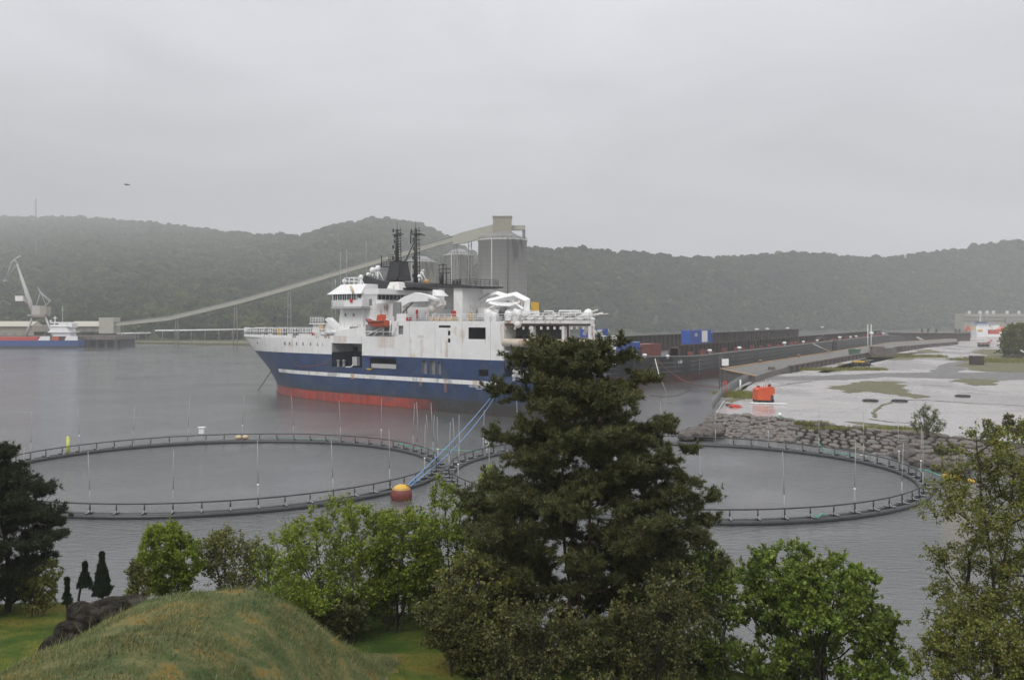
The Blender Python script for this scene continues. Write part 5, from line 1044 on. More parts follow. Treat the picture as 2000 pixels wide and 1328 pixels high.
for i, px in enumerate((1695, 1701.5)):
    p = P(px, 690-i, ZP); o = MB().path([(0, 0, 0), (0, 0, CZ-(633-HY)/F*p.y-ZP)], [.18, .13], 8).build('pole', M['white_clean']); o.location = p; tag(o, 'tall white pole at the quay edge, %s of the pair' % ('left' if i == 0 else 'right'), 'pole', 'pair of tall white poles')
p = P(1716, 698, ZY); root = thing('transformer_hut', 'dark flat-roofed hut with a grey concrete annex against the quay wall', 'hut', p, 0)
MB().box(-2.3, 2.2, 0, 3, 0, 3.9).build('wall', M['wall'], root); MB().box(-2.45, 2.35, -.15, 3.1, 3.9, 4.1).build('roof', M['concrete'], root); MB().box(2.21, 6.8, .2, 2.6, 0, 3.5).build('annex', M['concrete'], root)
p = P(1911, 713, ZY); root = thing('shed', 'small dark brown box shed on the grass at the right', 'shed', p); MB().box(-1.85, 1.85, 0, 2.4, 0, 2.7).build('wall', M['brown'], root); MB().box(-1.95, 1.95, -.1, 2.5, 2.7, 2.95).build('roof', M['wall'], root)
# farther quay, tug and clutter on the right
o0 = D(1820, 668, 640); o0.z = 0; root = thing('barge', 'dark moored barge with rusty side beyond the hut, under the wooded shore', 'barge', o0)
def fb(b, px0, px1, py0, py1, d, dep): a, c = D(px0, py0, d), D(px1, py1, d); return b.box(a.x-o0.x, c.x-o0.x, d-o0.y, d+dep-o0.y, c.z, a.z)
fb(MB(), 1768, 1895, 651, 671, 640, 30).build('hull', M['brown'], root); fb(MB(), 1745, 1768, 656, 671, 640, 20).build('ramp', M['darkgrey'], root)
b = MB(); fb(b, 1766, 1897, 649.6, 651, 638, 34); b.build('deck_edge', M['wall'], root)
for px in (1801, 1813, 1829, 1867, 1874): fb(MB(), px, px+2.2, 642.5, 651, 645, 2).build('bollard', M['darkgrey'], root)
MB().path([D(1790, 658, 638.5)-o0, D(1803, 666, 638)-o0], [.6, 1.1], 4).build('fender', M['ltgrey'], root)
o0 = D(1925, 658, 800); o0.z = 0; root = thing('tug', 'white harbour tug with tall mast lying beyond the far end of the yard', 'boat', o0)
b = MB(); z = cz; a = D(1902, 650, 800)-o0; c = D(1950, 639, 800)-o0
hb = 5; b.prism([(D(1903, 652, 800).x-o0.x, 1), (D(1900, 638, 800).x-o0.x, CZ-(638-HY)/F*800), (D(1951, 639, 800).x-o0.x, CZ-(639-HY)/F*800), (D(1950, 652, 800).x-o0.x, 1)], -hb, hb); b.build('hull', M['white_clean'], root)
fb(MB(), 1908, 1932, 632, 638, 797, 8).build('deckhouse', M['white'], root); fb(MB(), 1912, 1928, 628.5, 632, 796, 6).build('wheelhouse', M['navy'], root); fb(MB(), 1904, 1944, 631.4, 632.4, 795.5, 8).build('boat_deck', M['ltblue'], root)
fb(MB(), 1914, 1916, 615, 629, 799, 1).build('mast', M['offwhite'], root); fb(MB(), 1922, 1924.5, 610, 629, 799, 1).build('mast', M['grey'], root)
for nm, lb, ct, px0, px1, py0, py1, d, mt in (('container', 'crimson container on the far end of the yard', 'container', 1933, 1952, 644, 652.5, 760, 'red'), ('container', 'white container behind the crimson one', 'container', 1939, 1952, 634.5, 643.9, 775, 'white_clean'), ('tent', 'orange tent roof on the far yard beside the round bush', 'tent', 1952, 1976, 639, 648, 740, 'orange'),
    ('workboat', 'small orange workboat left of the white tug', 'boat', 1889, 1897, 637, 647, 770, 'orangeboat'), ('tank', 'yellow tank in front of the white tug', 'tank', 1911, 1920, 643, 648, 755, 'yellow'), ('shipping_crate', 'tan crate on deck beside the orange workboat', 'crate', 1897, 1904, 636, 644, 775, 'tan')):
    a, c = D(px0, py0, d), D(px1, py1, d); w_, h_ = c.x-a.x, a.z-c.z; root = thing(nm, lb, ct, ((a.x+c.x)/2, d, c.z)); b = MB()
    if nm == 'tent': b.prism([(-w_/2, 0), (-w_/2, h_*.5), (-w_*.1, h_), (w_/2, h_*.7), (w_/2, 0)], 0, 6)
    elif nm == 'workboat': b.prism([(-w_/2, h_*.3), (-w_*.4, 0), (w_*.4, 0), (w_/2, h_*.4), (w_*.1, h_*.5), (0, h_), (-w_*.3, h_)], 0, 3)
    elif nm == 'tank': b.path([(-w_/2, 1, h_/2), (-w_*.42, 1, h_/2), (w_*.42, 1, h_/2), (w_/2, 1, h_/2)], [h_*.3, h_*.5, h_*.5, h_*.3], 12)
    else:
        b.box(-w_/2, w_/2, 0, 3, 0, h_)
        for k in range(8): x = -w_/2+w_*(k+.3)/8; b.box(x, x+w_/18, -.12, 0, .2, h_-.2)
    b.build('body', M[mt], root); b = MB(); b.box(-w_/2-.1, w_/2+.1, -.15, 3.1, h_-.15, h_+.1) if nm in ('container', 'shipping_crate') else b.box(-w_/2, w_/2, -.1, .1, -.1, .25); b.build('edge', M['ltgrey'], root)
o0 = D(1940, 640, 900); o0.z = 0; root = thing('harbour_building', 'long pale flat harbour building under the wooded hill at the far right', 'building', o0)
def fb9(b, px0, px1, py0, py1, d, dep): a, c = D(px0, py0, d), D(px1, py1, d); return b.box(a.x-o0.x, c.x-o0.x, d-o0.y, d+dep-o0.y, c.z, a.z)
fb9(MB(), 1884, 2150, 613, 646, 900, 20).build('wall', M['shed'], root); fb9(MB(), 1882, 2152, 618, 619.2, 899, 1).build('balcony', M['grey'], root); fb9(MB(), 1884, 2150, 624.5, 626, 899, 1).build('balcony', M['grey'], root)
fb9(MB(), 1965, 1978, 620, 631, 898, 1.5).build('annex', M['grey'], root)
for px in (1893, 1914, 1928, 1940, 1967, 1990): fb9(MB(), px, px+3, 607, 613, 902, 3).build('roof_vent', M['offwhite'], root)
p = P(1921, 677, ZY); root = thing('flatbed_trailer', 'low red and dark flatbed trailer parked on the far yard', 'trailer', p); MB().box(-3, 3.2, -1.2, 1.2, 1.5, 2.1).build('bed', M['rustred'], root); MB().path([(1.5, -1.2, 2.1), (4, -1.2, 3.6)], .3, 4).build('drawbar', M['red'], root)
for x in (-2, 0, 2): MB().path([(x, -1.3, .7), (x, 1.3, .7)], .7, 12).build('wheel', M['black'], root)
p = P(1975, 699, ZY); boulder('scrap_heap', 'dark scrap heap below the round bush at the right', p, 9, 5, 2.6, M['rockdark'], cat='heap', seed=12)
b = MB(); b.path([(0, 0, 0), (0, 0, 3.4)], .22, 8); o = b.build('post', M['white_clean']); o.location = P(1971, 690, ZY+.6); tag(o, 'white post sticking up from the dark scrap heap', 'post')
b = MB(); b.path([(0, 0, 0), (3.5, 0, -2)], .25, 6); o = b.build('beam', M['white_clean']); o.location = P(1993, 684, ZY+2.6); tag(o, 'white beam leaning at the right of the dark scrap heap', 'beam')
# ------------------------------------------------------------------ the foreground: garden slope, mound, rocks
def sst(a, b, x): x = np.clip((x-a)/(b-a), 0, 1); return x*x*(3-2*x)
def vnoise(x, y, s, seed=0):
    x = np.asarray(x, float)/s; y = np.asarray(y, float)/s; xi = np.floor(x); yi = np.floor(y); xf = x-xi; yf = y-yi
    def h(a, b): v = np.sin(a*127.1+b*311.7+seed*17.3)*43758.5453; return v-np.floor(v)
    u = xf*xf*(3-2*xf); v = yf*yf*(3-2*yf)
    return (h(xi, yi)*(1-u)+h(xi+1, yi)*u)*(1-v)+(h(xi, yi+1)*(1-u)+h(xi+1, yi+1)*u)*v-.5
def ground_z(x, y):
    x = np.asarray(x, float); y = np.asarray(y, float)
    shore = np.interp(x, [-60, -16, -4, 2, 10, 20, 60], [45, 45.5, 45, 43, 39.5, 36, 34])+vnoise(x, y, 5)*2
    top = np.interp(x, [-60, -4, 4, 10, 22, 60], [4.0, 4.0, 3.6, 2.6, 2.2, 2.2])
    base = top+.7*(1-sst(28, 39, y))+np.maximum(0, 26-y)*.12
    base = base*(1-sst(-6, 0, y-shore))-1.6*sst(-1.5, 3, y-shore)
    xc = -8.5+.05*(y-25); e = np.abs((x-xc)/np.where(x < xc, 4.7, 3.9)); m = 3.35*np.exp(-e**3.2)*(1-sst(27.2, 32.0, y))*(1+.16*vnoise(x, y, 2.6, 2)+.07*vnoise(x, y, 1.1, 8))
    z = base+m+.12*vnoise(x, y, 2.2, 3)+.3*vnoise(x, y, 7, 5)*(y < 44)
    return z
gx = np.linspace(-34, 34, 240); gy = np.linspace(7, 54, 190); X, Y = np.meshgrid(gx, gy, indexing='ij'); Z = ground_z(X, Y)
def grid_obj(name, X, Y, Z, keep, mt):
    n, m = X.shape; idx = np.arange(n*m).reshape(n, m); f = np.stack([idx[:-1, :-1], idx[1:, :-1], idx[1:, 1:], idx[:-1, 1:]], -1).reshape(-1, 4)
    k = keep[:-1, :-1].ravel(); me = array_mesh(name, np.stack([X, Y, Z], -1).reshape(-1, 3), f[k], True); me.materials.append(mt); return link(name, me)
def mound_w(X, Y): xc = -8.3+.05*(Y-25); return (X > xc-5.3) & (X < xc+4.3) & (Y < 32)
# material of the ground: lawn with a rough mound, mixed by a soft mask around the mound
def garden_mat():
    m, t, p = principled('garden_ground'); p.inputs['Roughness'].default_value = .95; p.inputs['Specular IOR Level'].default_value = .12
    c = t.nodes.new('ShaderNodeTexCoord').outputs['Object']; s = t.nodes.new('ShaderNodeSeparateXYZ'); t.links.new(c, s.inputs[0])
    lawn = rampn(t, noise(t, .35, 6, rough=.65), [(.34, (.028, .055, .014)), (.46, (.055, .09, .016)), (.54, (.10, .12, .022)), (.62, (.17, .14, .03)), (.7, (.06, .085, .02))])
    mound = rampn(t, noise(t, .9, 6, rough=.65), [(.30, (.035, .055, .02)), (.42, (.07, .095, .035)), (.50, (.10, .11, .045)), (.57, (.15, .14, .06)), (.63, (.2, .135, .035)), (.67, (.11, .11, .045)), (.74, (.06, .09, .04))])
    x = math_(t, 'ABSOLUTE', math_(t, 'ADD', s.outputs['X'], 8.6)); x = math_(t, 'ADD', x, math_(t, 'MULTIPLY', noise(t, .7, 3), 1.2))
    f = math_(t, 'MULTIPLY', math_(t, 'LESS_THAN', x, 5.5), math_(t, 'LESS_THAN', s.outputs['Y'], 33))
    col = mixc(t, f, lawn, mound); sh = math_(t, 'LESS_THAN', s.outputs['Z'], 1.0); col = mixc(t, sh, col, (.06, .055, .045))
    t.links.new(col, p.inputs['Base Color']); bumpn(t, p, noise(t, 7, 5), .8, .1); return m
struct(grid_obj('ground', X, Y, Z, np.ones_like(X, bool), garden_mat()))
def blades(name, label, n, xr, yr, keep, hmin, hmax, wdt, mt, lean=.4, wind=(.0, .0)):
    x = rng.uniform(*xr, n); y = rng.uniform(*yr, n); k = keep(x, y); x, y = x[k], y[k]; z = ground_z(x, y)
    a = rng.uniform(0, 6.28, len(x)); h = rng.uniform(hmin, hmax, len(x))*(1+.6*vnoise(x, y, 1.1, 9)); w = wdt*rng.uniform(.6, 1.4, len(x))
    lx = rng.normal(0, lean, len(x))*h+wind[0]*h; ly = rng.normal(0, lean, len(x))*h+wind[1]*h
    c, s = np.cos(a)*w, np.sin(a)*w
    v = np.stack([np.stack([x-c, y-s, z-.03], -1), np.stack([x+c, y+s, z-.03], -1), np.stack([x+lx, y+ly, z+h], -1)], 1).reshape(-1, 3)
    me = array_mesh(name, v, np.arange(len(v)).reshape(-1, 3)); me.materials.append(mt); o = link(name, me); tag(o, label, 'grass', kind='stuff'); return o
mk = lambda x, y: mound_w(x, y)
blades('grass', 'rough tufted green and straw grass covering the mound', 110000, (-14, -2.5), (16, 32), lambda x, y: mound_w(x, y) & (rng.random(len(x)) < .5+1.2*vnoise(x, y, .9, 4)), .04, .12, .013, M['bladegrass'], .6, (.3, .1))
blades('grass', 'scattered taller straw-coloured tufts standing on the mound', 9000, (-14, -2.5), (16, 32), lambda x, y: mound_w(x, y) & (vnoise(x, y, .6, 14) > .18), .18, .38, .010, M['bladegrass'], .45, (.25, .1))
blades('grass', 'short bright green lawn grass at the left and in the gap', 60000, (-24, 3), (27, 43), lambda x, y: ~mound_w(x, y) & (y < 42), .02, .07, .014, M['lawnblade'], .5)
# outcrop rocks at the left flank of the mound
for i, (px, py, d, sx, sy, sz) in enumerate([(104, 1272, 27.5, 1.5, 1.3, 1.9), (135, 1225, 29.0, 1.5, 1.4, 1.2), (170, 1200, 29.6, 1.9, 1.7, 1.5), (205, 1178, 30.4, 2.4, 2.2, 1.0), (245, 1172, 31.0, 2.4, 2.0, .7), (160, 1183, 31, 1.5, 1.4, .9), (215, 1196, 29.2, 1.6, 1.2, 1.0), (110, 1300, 26.6, 1.0, .9, .6), (150, 1250, 28, 1.2, 1.2, 1.0)]):
    p = D(px, py+8, d+.3); sx *= .62; sy *= .62; sz *= .62; boulder('boulder', 'dark mossy rock of the outcrop left of the mound, %s' % ('lowest and most upright', 'small second one', 'big dark middle one', 'broad upper slab', 'flat topmost slab', 'small upper one', 'grey one buried in the grass', 'little bottom one', 'low inner one')[i], p, sx, sy, sz, M['rockdark'], 'rocks of the outcrop', seed=200+i)
# ------------------------------------------------------------------ trees
def env_fn(env, d):
    zs = [CZ-(e[0]-HY)/F*d for e in env][::-1]; ls = [(e[1]-1000)/F*d for e in env][::-1]; rs = [(e[2]-1000)/F*d for e in env][::-1]
    return zs, ls, rs
def grow(trunks, targets, seglen, climb=1.3, wob=.12, sag=0):
    nodes = []; par = []; chains = []
    def addn(p, q): nodes.append(np.array(p)); par.append(q); return len(nodes)-1
    for tr in trunks:
        ch = [addn(tr[0], -1)]
        for p, q in zip(tr[:-1], tr[1:]):
            p, q = np.array(p), np.array(q); n = max(1, int(np.linalg.norm(q-p)/seglen))
            for k in range(1, n+1): ch.append(addn(p+(q-p)*k/n+rng.normal(0, wob*.35, 3)*[1, 1, 0], ch[-1]))
        chains.append(ch)
    base = np.array(trunks[0][0]); order = np.argsort([np.hypot(t[0]-base[0], t[1]-base[1])*1.0+abs(t[2]-base[2])*.25 for t in targets]); ends = []
    for ti in order:
        t = np.array(targets[ti]); A = np.array(nodes); dv = t-A; dist = np.linalg.norm(dv, axis=1); hor = np.hypot(dv[:, 0], dv[:, 1])
        pen = np.maximum(0, hor*climb-dv[:, 2])*.9+np.maximum(0, -dv[:, 2]+.1)*1.2; j = int(np.argmin(dist+pen)); st = A[j]; L_ = dist[j]; n = max(1, int(L_/seglen))
        ch = [j]; up = (.10+.1*rng.random())*L_
        for k in range(1, n+1):
            s = k/n; p = st+(t-st)*s; p = p+np.array([0, 0, (sag if sag else up)*math.sin(math.pi*s)*(-1 if not sag else 1)*.8])+(rng.normal(0, wob, 3)*min(1, L_) if k < n else 0)
            ch.append(addn(p, ch[-1]))
        chains.append(ch); ends.append(ch[-1])
    return nodes, par, chains, ends
def limb_mesh(nodes, par, chains, r_tip, expo=.5, rmax=None, sides=5):
    n = len(nodes); cnt = np.ones(n); child = np.zeros(n)
    w = np.zeros(n)
    for i in range(n-1, -1, -1):
        if w[i] == 0: w[i] = 1
        if par[i] >= 0: w[par[i]] += w[i]*(1 if True else 0)
    # weight = number of tips downstream
    tips = np.zeros(n); has = np.zeros(n, bool)
    for i in range(n):
        if par[i] >= 0: has[par[i]] = True
    for i in range(n-1, -1, -1):
        if not has[i]: tips[i] += 1
        if par[i] >= 0: tips[par[i]] += tips[i]
    rad = r_tip*tips**expo
    if rmax: rad = np.minimum(rad, rmax)
    b = MB()
    for k, ch in enumerate(chains):
        if len(ch) < 2: continue
        rs = [rad[i] for i in ch]; rs[0] = min(rs[0], rs[1]*1.15) if k and par[ch[0]] != -1 else rs[0]
        b.path([nodes[i] for i in ch], rs, sides if max(rs) > .03 else 3)
    return b
def quads(c, ax, n_, L_, W_):  # diamond leaves: centre, direction, width direction
    v = np.stack([c-ax*L_[:, None]*.5, c+n_*W_[:, None]*.5-ax*L_[:, None]*.05, c+ax*L_[:, None]*.5, c-n_*W_[:, None]*.5-ax*L_[:, None]*.05], 1)
    return v.reshape(-1, 3)
def unit(v): return v/np.maximum(np.linalg.norm(v, axis=-1, keepdims=True), 1e-9)
def tree(name, label, d, base, env, nclump, leaf, lmat, bmat, kind='leaf', stems=1, r_tip=.011, rmax=.3, csize=.5, per=70, shell=.55, seglen=.5, trunks=None, group=None, depth=.8, climb=1.2, droop=0, cat='tree', seed=1, expo=.5, flat=.6, holes=0, dy=0, limbs=None):
    global rng
    old = rng; rng = np.random.default_rng(seed)
    if kind == 'leaf': nclump = int(nclump*2.1); per = int(per*1.45); leaf *= 1.08
    zs, ls, rs = env_fn(env, d); bx, by, bz_ = base; T_ = []
    jr = rng.uniform(0, 6, 4); ez = lambda z, k: 1+.16*math.sin(z*4.1+jr[k])+.14*math.sin(z*9.3+jr[k+2])
    wz = np.array([r-l for l, r in zip(ls, rs)]); zz = np.linspace(zs[0], zs[-1], 200); ww = np.interp(zz, zs, wz)+.15; cdf = np.cumsum(ww**1.25); cdf /= cdf[-1]
    hol = [(rng.uniform(zs[0], zs[-1]), rng.uniform(0, 6.28), rng.uniform(.5, 1.1)) for _ in range(holes)]
    while len(T_) < nclump:
        z = np.interp(rng.random(), cdf, zz); l, r = np.interp(z, zs, ls), np.interp(z, zs, rs); a = rng.uniform(0, 2*math.pi); q = shell+(1-shell)*rng.random()**.6 if rng.random() < .75 else rng.random()**.5
        q = min(q, 1)
        mid = (l+r)/2; hw = max(.05, (r-l)/2-csize*.45); x = mid+hw*(ez(z, 0) if math.cos(a) > 0 else ez(z, 1))*q*math.cos(a); y = d+dy+hw*depth*q*math.sin(a)
        if any(abs(z-h[0]) < h[2]*.6 and abs((a-h[1]+math.pi) % (2*math.pi)-math.pi) < .5 and q > .3 for h in hol): continue
        T_.append((x, y, z))
    if limbs is not None: T_ = limbs(rng)
    if trunks is None:
        trunks = []; zt = zs[-1]
        for k in range(stems):
            if stems == 1: trunks.append([(bx, by, bz_-.3), (bx+rng.normal(0, .1), by, bz_+(zt-bz_)*.4), ((ls[-1]+rs[-1])/2, d+dy, zs[0]+(zt-zs[0])*.93)])
            else:
                a = 2*math.pi*k/stems+rng.random(); hz = bz_+(zt-bz_)*rng.uniform(.55, .85); l, r = np.interp(hz, zs, ls), np.interp(hz, zs, rs); ex = (l+r)/2+(r-l)/2*.6*math.cos(a)
                trunks.append([(bx+.12*math.cos(a)*stems**.5, by+.12*math.sin(a)*stems**.5, bz_-.3), (bx+(ex-bx)*.35, by+.3*math.sin(a), bz_+(hz-bz_)*.45), (ex, d+dy+(r-l)/2*.6*depth*math.sin(a), hz)])
    nodes, par, chains, ends = grow(trunks, T_, seglen, climb, .06 if (zt_top := zs[-1]-zs[0]) > 2.5 else .01)
    root = thing(name, label, cat, (bx, by, bz_), 0, group); off = (bx, by, bz_)
    # twigs inside each clump
    tw0, tw1 = [], []
    for e in ends:
        p = nodes[e]; k = rng.integers(4, 8)
        for _ in range(k):
            v = rng.normal(0, 1, 3)*([1, 1, flat] if kind != 'leaf' or droop else [.75, .75, .9]); v[2] += (.9 if kind == 'leaf' and not droop else .25)-droop; v = v/np.linalg.norm(v)*csize*rng.uniform(.6, 1.25); tw0.append(p); tw1.append(p+v)
    b = limb_mesh(nodes, par, chains, r_tip, expo, rmax); 
    for p, q in zip(tw0, tw1): b.path([p, q], [r_tip*.8, r_tip*.3], 3, cap=False)
    b.build('trunk', bmat, root, off=off)
    tw0, tw1 = np.array(tw0), np.array(tw1); n = len(tw0); m = per; nclump = len(T_); i = rng.integers(0, n, nclump*m); s = rng.random(len(i))**.7*1.08
    c = tw0[i]+(tw1[i]-tw0[i])*s[:, None]+rng.normal(0, csize*.13, (len(i), 3))*[1, 1, .8]
    dirs = unit(unit(tw1[i]-tw0[i])+rng.normal(0, .8, (len(i), 3))+np.array([0, 0, .1-droop]))
    if kind == 'leaf':
        sd_ = unit(np.cross(dirs, unit(rng.normal(0, 1, dirs.shape)+np.array([0, 0, 1.2])))); Ls = leaf*rng.uniform(.6, 1.35, len(i)); v = quads(c, dirs, sd_, Ls, Ls*rng.uniform(.6, .85, len(i))); f = np.arange(len(v)).reshape(-1, 4)
    else:   # needle tufts pointing outwards and upwards
        k = 9; cc = np.repeat(c, k, 0); dd = unit(np.repeat(dirs+np.array([0, 0, .35]), k, 0)*.9+rng.normal(0, .55, cc.shape)); Ls = leaf*rng.uniform(.7, 1.2, len(cc))
        sd_ = unit(np.cross(dd, rng.normal(0, 1, dd.shape)))*(leaf*.085); v = np.stack([cc-sd_, cc+sd_, cc+dd*Ls[:, None]+sd_*.3, cc+dd*Ls[:, None]-sd_*.3], 1).reshape(-1, 3); f = np.arange(len(v)).reshape(-1, 4)
    me = array_mesh('crown', v-np.array(off), f); me.materials.append(lmat); link('crown', me, root); rng = old
    return root
def tiered(env, d, levels, naz, depth=.85, rise=.25, lo=.3, trunkx=None, topfill=.8):
    zs, ls, rs = env_fn(env, d)
    def f(rg):
        T_ = []; js = min(1, (zs[-1]-zs[0])/7)**1.5; zz = np.linspace(zs[0]+.1, zs[-1]-.15, levels)+rg.normal(0, .12*js, levels)
        for k, z in enumerate(zz):
            fr = k/(levels-1); a0 = rg.uniform(0, 6.28)
            for j in range(naz):
                a = a0+2*math.pi*j/naz+rg.normal(0, .25); zl = z+rg.normal(0, .12*js); l, r = np.interp(zl, zs, ls), np.interp(zl, zs, rs); tx = (l+r)/2 if trunkx is None else np.interp(zl, zs, [trunkx]*len(zs)); ca, sa_ = math.cos(a), math.sin(a)
                Lx = (r-tx) if ca > 0 else (tx-l); Ly = (r-l)/2*depth; Lh = math.hypot(Lx*ca, Ly*sa_)*rg.choice([rg.uniform(.5, .8), rg.uniform(.85, 1.08)], p=[.3, .7])
                if Lh < .12: T_.append((tx+rg.normal(0, .1*js), d+rg.normal(0, .1*js), zl)); continue
                ux, uy = Lx*ca/math.hypot(Lx*ca, Ly*sa_+1e-6), Ly*sa_/math.hypot(Lx*ca, Ly*sa_+1e-6); m = max(2, int(Lh*(3.1 if Lh > 1 else 5))); s0 = lo*(1-fr*topfill)
                for q in range(m):
                    s = s0+(1-s0)*((q+rg.random()*.6)/m); side = rg.normal(0, .17)*Lh*(1.15-s*.5); zr = rise*Lh*s*s-.12*Lh*s+rg.normal(0, .08*js)
                    T_.append((tx+ux*Lh*s-uy*side, d+uy*Lh*s+ux*side, zl+zr))
        return T_
    return f
G = lambda x, y: float(ground_z(x, y))
def at(px, d): return (px-1000)/F*d
# the big pine
d = 34.0
env = [(676, 1042, 1150), (688, 1012, 1212), (712, 992, 1240), (750, 968, 1275), (790, 955, 1312), (850, 950, 1335), (890, 958, 1350), (925, 952, 1362), (960, 958, 1345), (1000, 905, 1382), (1050, 892, 1392), (1085, 885, 1385), (1120, 880, 1395), (1160, 870, 1405), (1200, 862, 1402), (1260, 880, 1400), (1330, 905, 1420), (1380, 950, 1380)]
z0 = G(at(1105, d), d); zt = lambda py: CZ-(py-HY)/F*d
tr = [[(at(1108, d), d, z0-.3), (at(1112, d), d, zt(1150)), (at(1095, d), d+.1, zt(1000)), (at(1103, d), d, zt(860)), (at(1092, d), d, zt(740)), (at(1098, d), d, zt(685))],
      [(at(1118, d), d-.2, z0+.8), (at(1150, d), d-.4, zt(1060)), (at(1150, d), d-.4, zt(930)), (at(1168, d), d-.3, zt(800)), (at(1150, d), d, zt(700))]]
tree('pine_tree', 'tall broad dark pine with reddish double trunk in the middle of the foreground', d, (at(1108, d), d, z0), env, 10, .16, M['needle'], M['pinebark'], 'needle', trunks=tr, limbs=tiered(env, d, 19, 6, lo=.55, trunkx=at(1118, d), rise=.32), r_tip=.011, rmax=.2, csize=.44, per=95, shell=.45, seglen=.5, depth=.8, climb=.25, seed=11, expo=.36, flat=.38)
# the left pine
d = 38.5; env = [(886, -30, 28), (915, -60, 58), (945, -90, 82), (975, -110, 106), (1010, -120, 122), (1045, -130, 128), (1070, -140, 160), (1095, -150, 150), (1120, -150, 128), (1150, -150, 100), (1170, -120, 60)]
zt = lambda py: CZ-(py-HY)/F*d; z0 = G(at(18, d), d)
tr = [[(at(14, d), d, z0-.3), (at(20, d), d, zt(1130)), (at(5, d), d, zt(1020)), (at(8, d), d, zt(905))]]
tree('pine_tree', 'dark spreading pine with straight trunk at the left edge above the lawn', d, (at(14, d), d, z0), env, 10, .15, M['needle_cold'], M['darkbark'], 'needle', trunks=tr, limbs=tiered(env, d, 13, 6, lo=.5, trunkx=at(8, d), rise=.3), r_tip=.012, rmax=.2, csize=.4, per=66, shell=.5, depth=.85, climb=.2, seed=5, flat=.32)
for i, (px, pt, pb, w, d, lb) in enumerate([(199, 1074, 1166, 23, 36, 'dark narrow cone-shaped young spruce, the taller of the pair above the outcrop'), (166, 1092, 1160, 18, 36.5, 'dark ragged young spruce left of the taller cone-shaped one'), (131, 1122, 1192, 11, 37, 'smallest dark spindly young spruce beside the left pine')]):
    zb = CZ-(pb-HY)/F*d; h = (pb-pt)/F*d; x = at(px, d)
    env = [(pt, px-.3, px+.3), (pt+(pb-pt)*.22, px-w*.16, px+w*.15), (pt+(pb-pt)*.5, px-w*.5, px+w*.52), (pt+(pb-pt)*.8, px-w, px+w), (pb-(2 if i == 0 else 12), px-w*.7, px+w*.6)]
    tree('spruce_tree', lb, d, (x, d, min(zb, G(x, d)) if i else zb-.3), env, 10, .055, M['needle_fir'], M['darkbark'], 'needle', limbs=tiered(env, d, (24, 18, 14)[i], (10, 9, 7)[i], depth=1, rise=-.1, lo=.1, trunkx=x), r_tip=.006, rmax=.05, csize=.07, per=50, shell=.3, seglen=.2, depth=1, climb=.3, seed=30+i, flat=.6, group='young spruces')
# broad-leaved shrubs and trees along the bank
def shrub(name, label, d, bpx, env, n, leaf, lm, seed, per=60, cs=.4, stems=6, bark='bark', **k):
    x = at(bpx, d); return tree(name, label, d, (x, d, G(x, d)), env, n, leaf, M[lm], M[bark], 'leaf', stems=stems, csize=cs, per=per, seed=seed, r_tip=.009, rmax=.08, climb=1.0, **k)
shrub('shrub', 'small green shrub with dark rocks of the outcrop under the left pine', 38, 60, [(1098, 88, 112), (1130, 40, 118), (1160, 40, 112), (1196, 38, 108)], 26, .09, 'leaf_olive', 40, 55, .3, 5)
shrub('shrub', 'dense bright yellow-green shrub behind the mound crest, leftmost of the row', 37, 335, [(1034, 290, 345), (1050, 272, 375), (1075, 264, 398), (1100, 262, 402), (1125, 268, 398), (1150, 290, 380), (1165, 300, 370)], 75, .1, 'leaf_bright', 41, 70, .36, 9)
shrub('shrub', 'small pale shrub at the foot of the bright yellow-green one', 35, 272, [(1092, 250, 265), (1110, 248, 282), (1150, 250, 300), (1165, 255, 295)], 16, .09, 'leaf_olive', 42, 45, .26, 4)
shrub('shrub', 'loose thin-leaved shrub with bare stems, second of the row behind the mound', 37.5, 440, [(1040, 425, 460), (1060, 395, 500), (1090, 385, 520), (1120, 390, 520), (1150, 410, 490), (1168, 425, 470)], 60, .09, 'leaf_olive', 43, 34, .4, 8)
shrub('shrub', 'wide many-stemmed green shrub with yellowish tips, centre left', 36, 640, [(985, 585, 700), (1010, 560, 745), (1050, 535, 775), (1090, 525, 790), (1130, 520, 795), (1160, 520, 780), (1195, 560, 745), (1230, 600, 720)], 150, .1, 'leaf_bright', 44, 44, .45, 11, holes=6)
shrub('shrub', 'low green bush spilling over the right shoulder of the mound', 33, 575, [(1140, 520, 600), (1160, 500, 640), (1185, 520, 650), (1200, 560, 640)], 30, .09, 'leaf_bright', 45, 45, .32, 5)
shrub('tree', 'slender green tree with thin leaning stems right of the wide shrub', 36, 770, [(1002, 735, 800), (1014, 700, 860), (1020, 690, 870), (1060, 700, 870), (1100, 705, 865), (1150, 710, 860), (1190, 740, 840)], 110, .1, 'leaf_bright', 46, 40, .42, 6, holes=5)
shrub('tree', 'thin tall light green tree just left of the big pine', 37, 880, [(938, 845, 870), (960, 830, 900), (905, 960, 990), (1000, 820, 985), (1050, 815, 990), (1100, 810, 990), (1160, 820, 980), (1220, 850, 960)][0:2]+[(1000, 820, 985), (1050, 815, 990), (1100, 810, 990), (1160, 820, 980), (1220, 850, 960)], 105, .1, 'leaf_bright', 47, 40, .42, 6, holes=5)
shrub('tree', 'light green sapling whose shoots reach up beside the pine crown', 37.5, 960, [(905, 935, 965), (935, 925, 985), (975, 915, 1000), (1040, 905, 1000), (1100, 920, 1000)], 42, .1, 'leaf_bright', 48, 34, .36, 4)
shrub('shrub', 'bronze-brown shrub to the lower left of the big pine', 31.5, 915, [(1085, 890, 965), (1105, 850, 1000), (1130, 840, 1010), (1180, 835, 1020), (1230, 850, 1030), (1290, 880, 1030), (1330, 900, 1020)], 85, .085, 'leaf_olive', 49, 40, .36, 7, bark='darkbark')
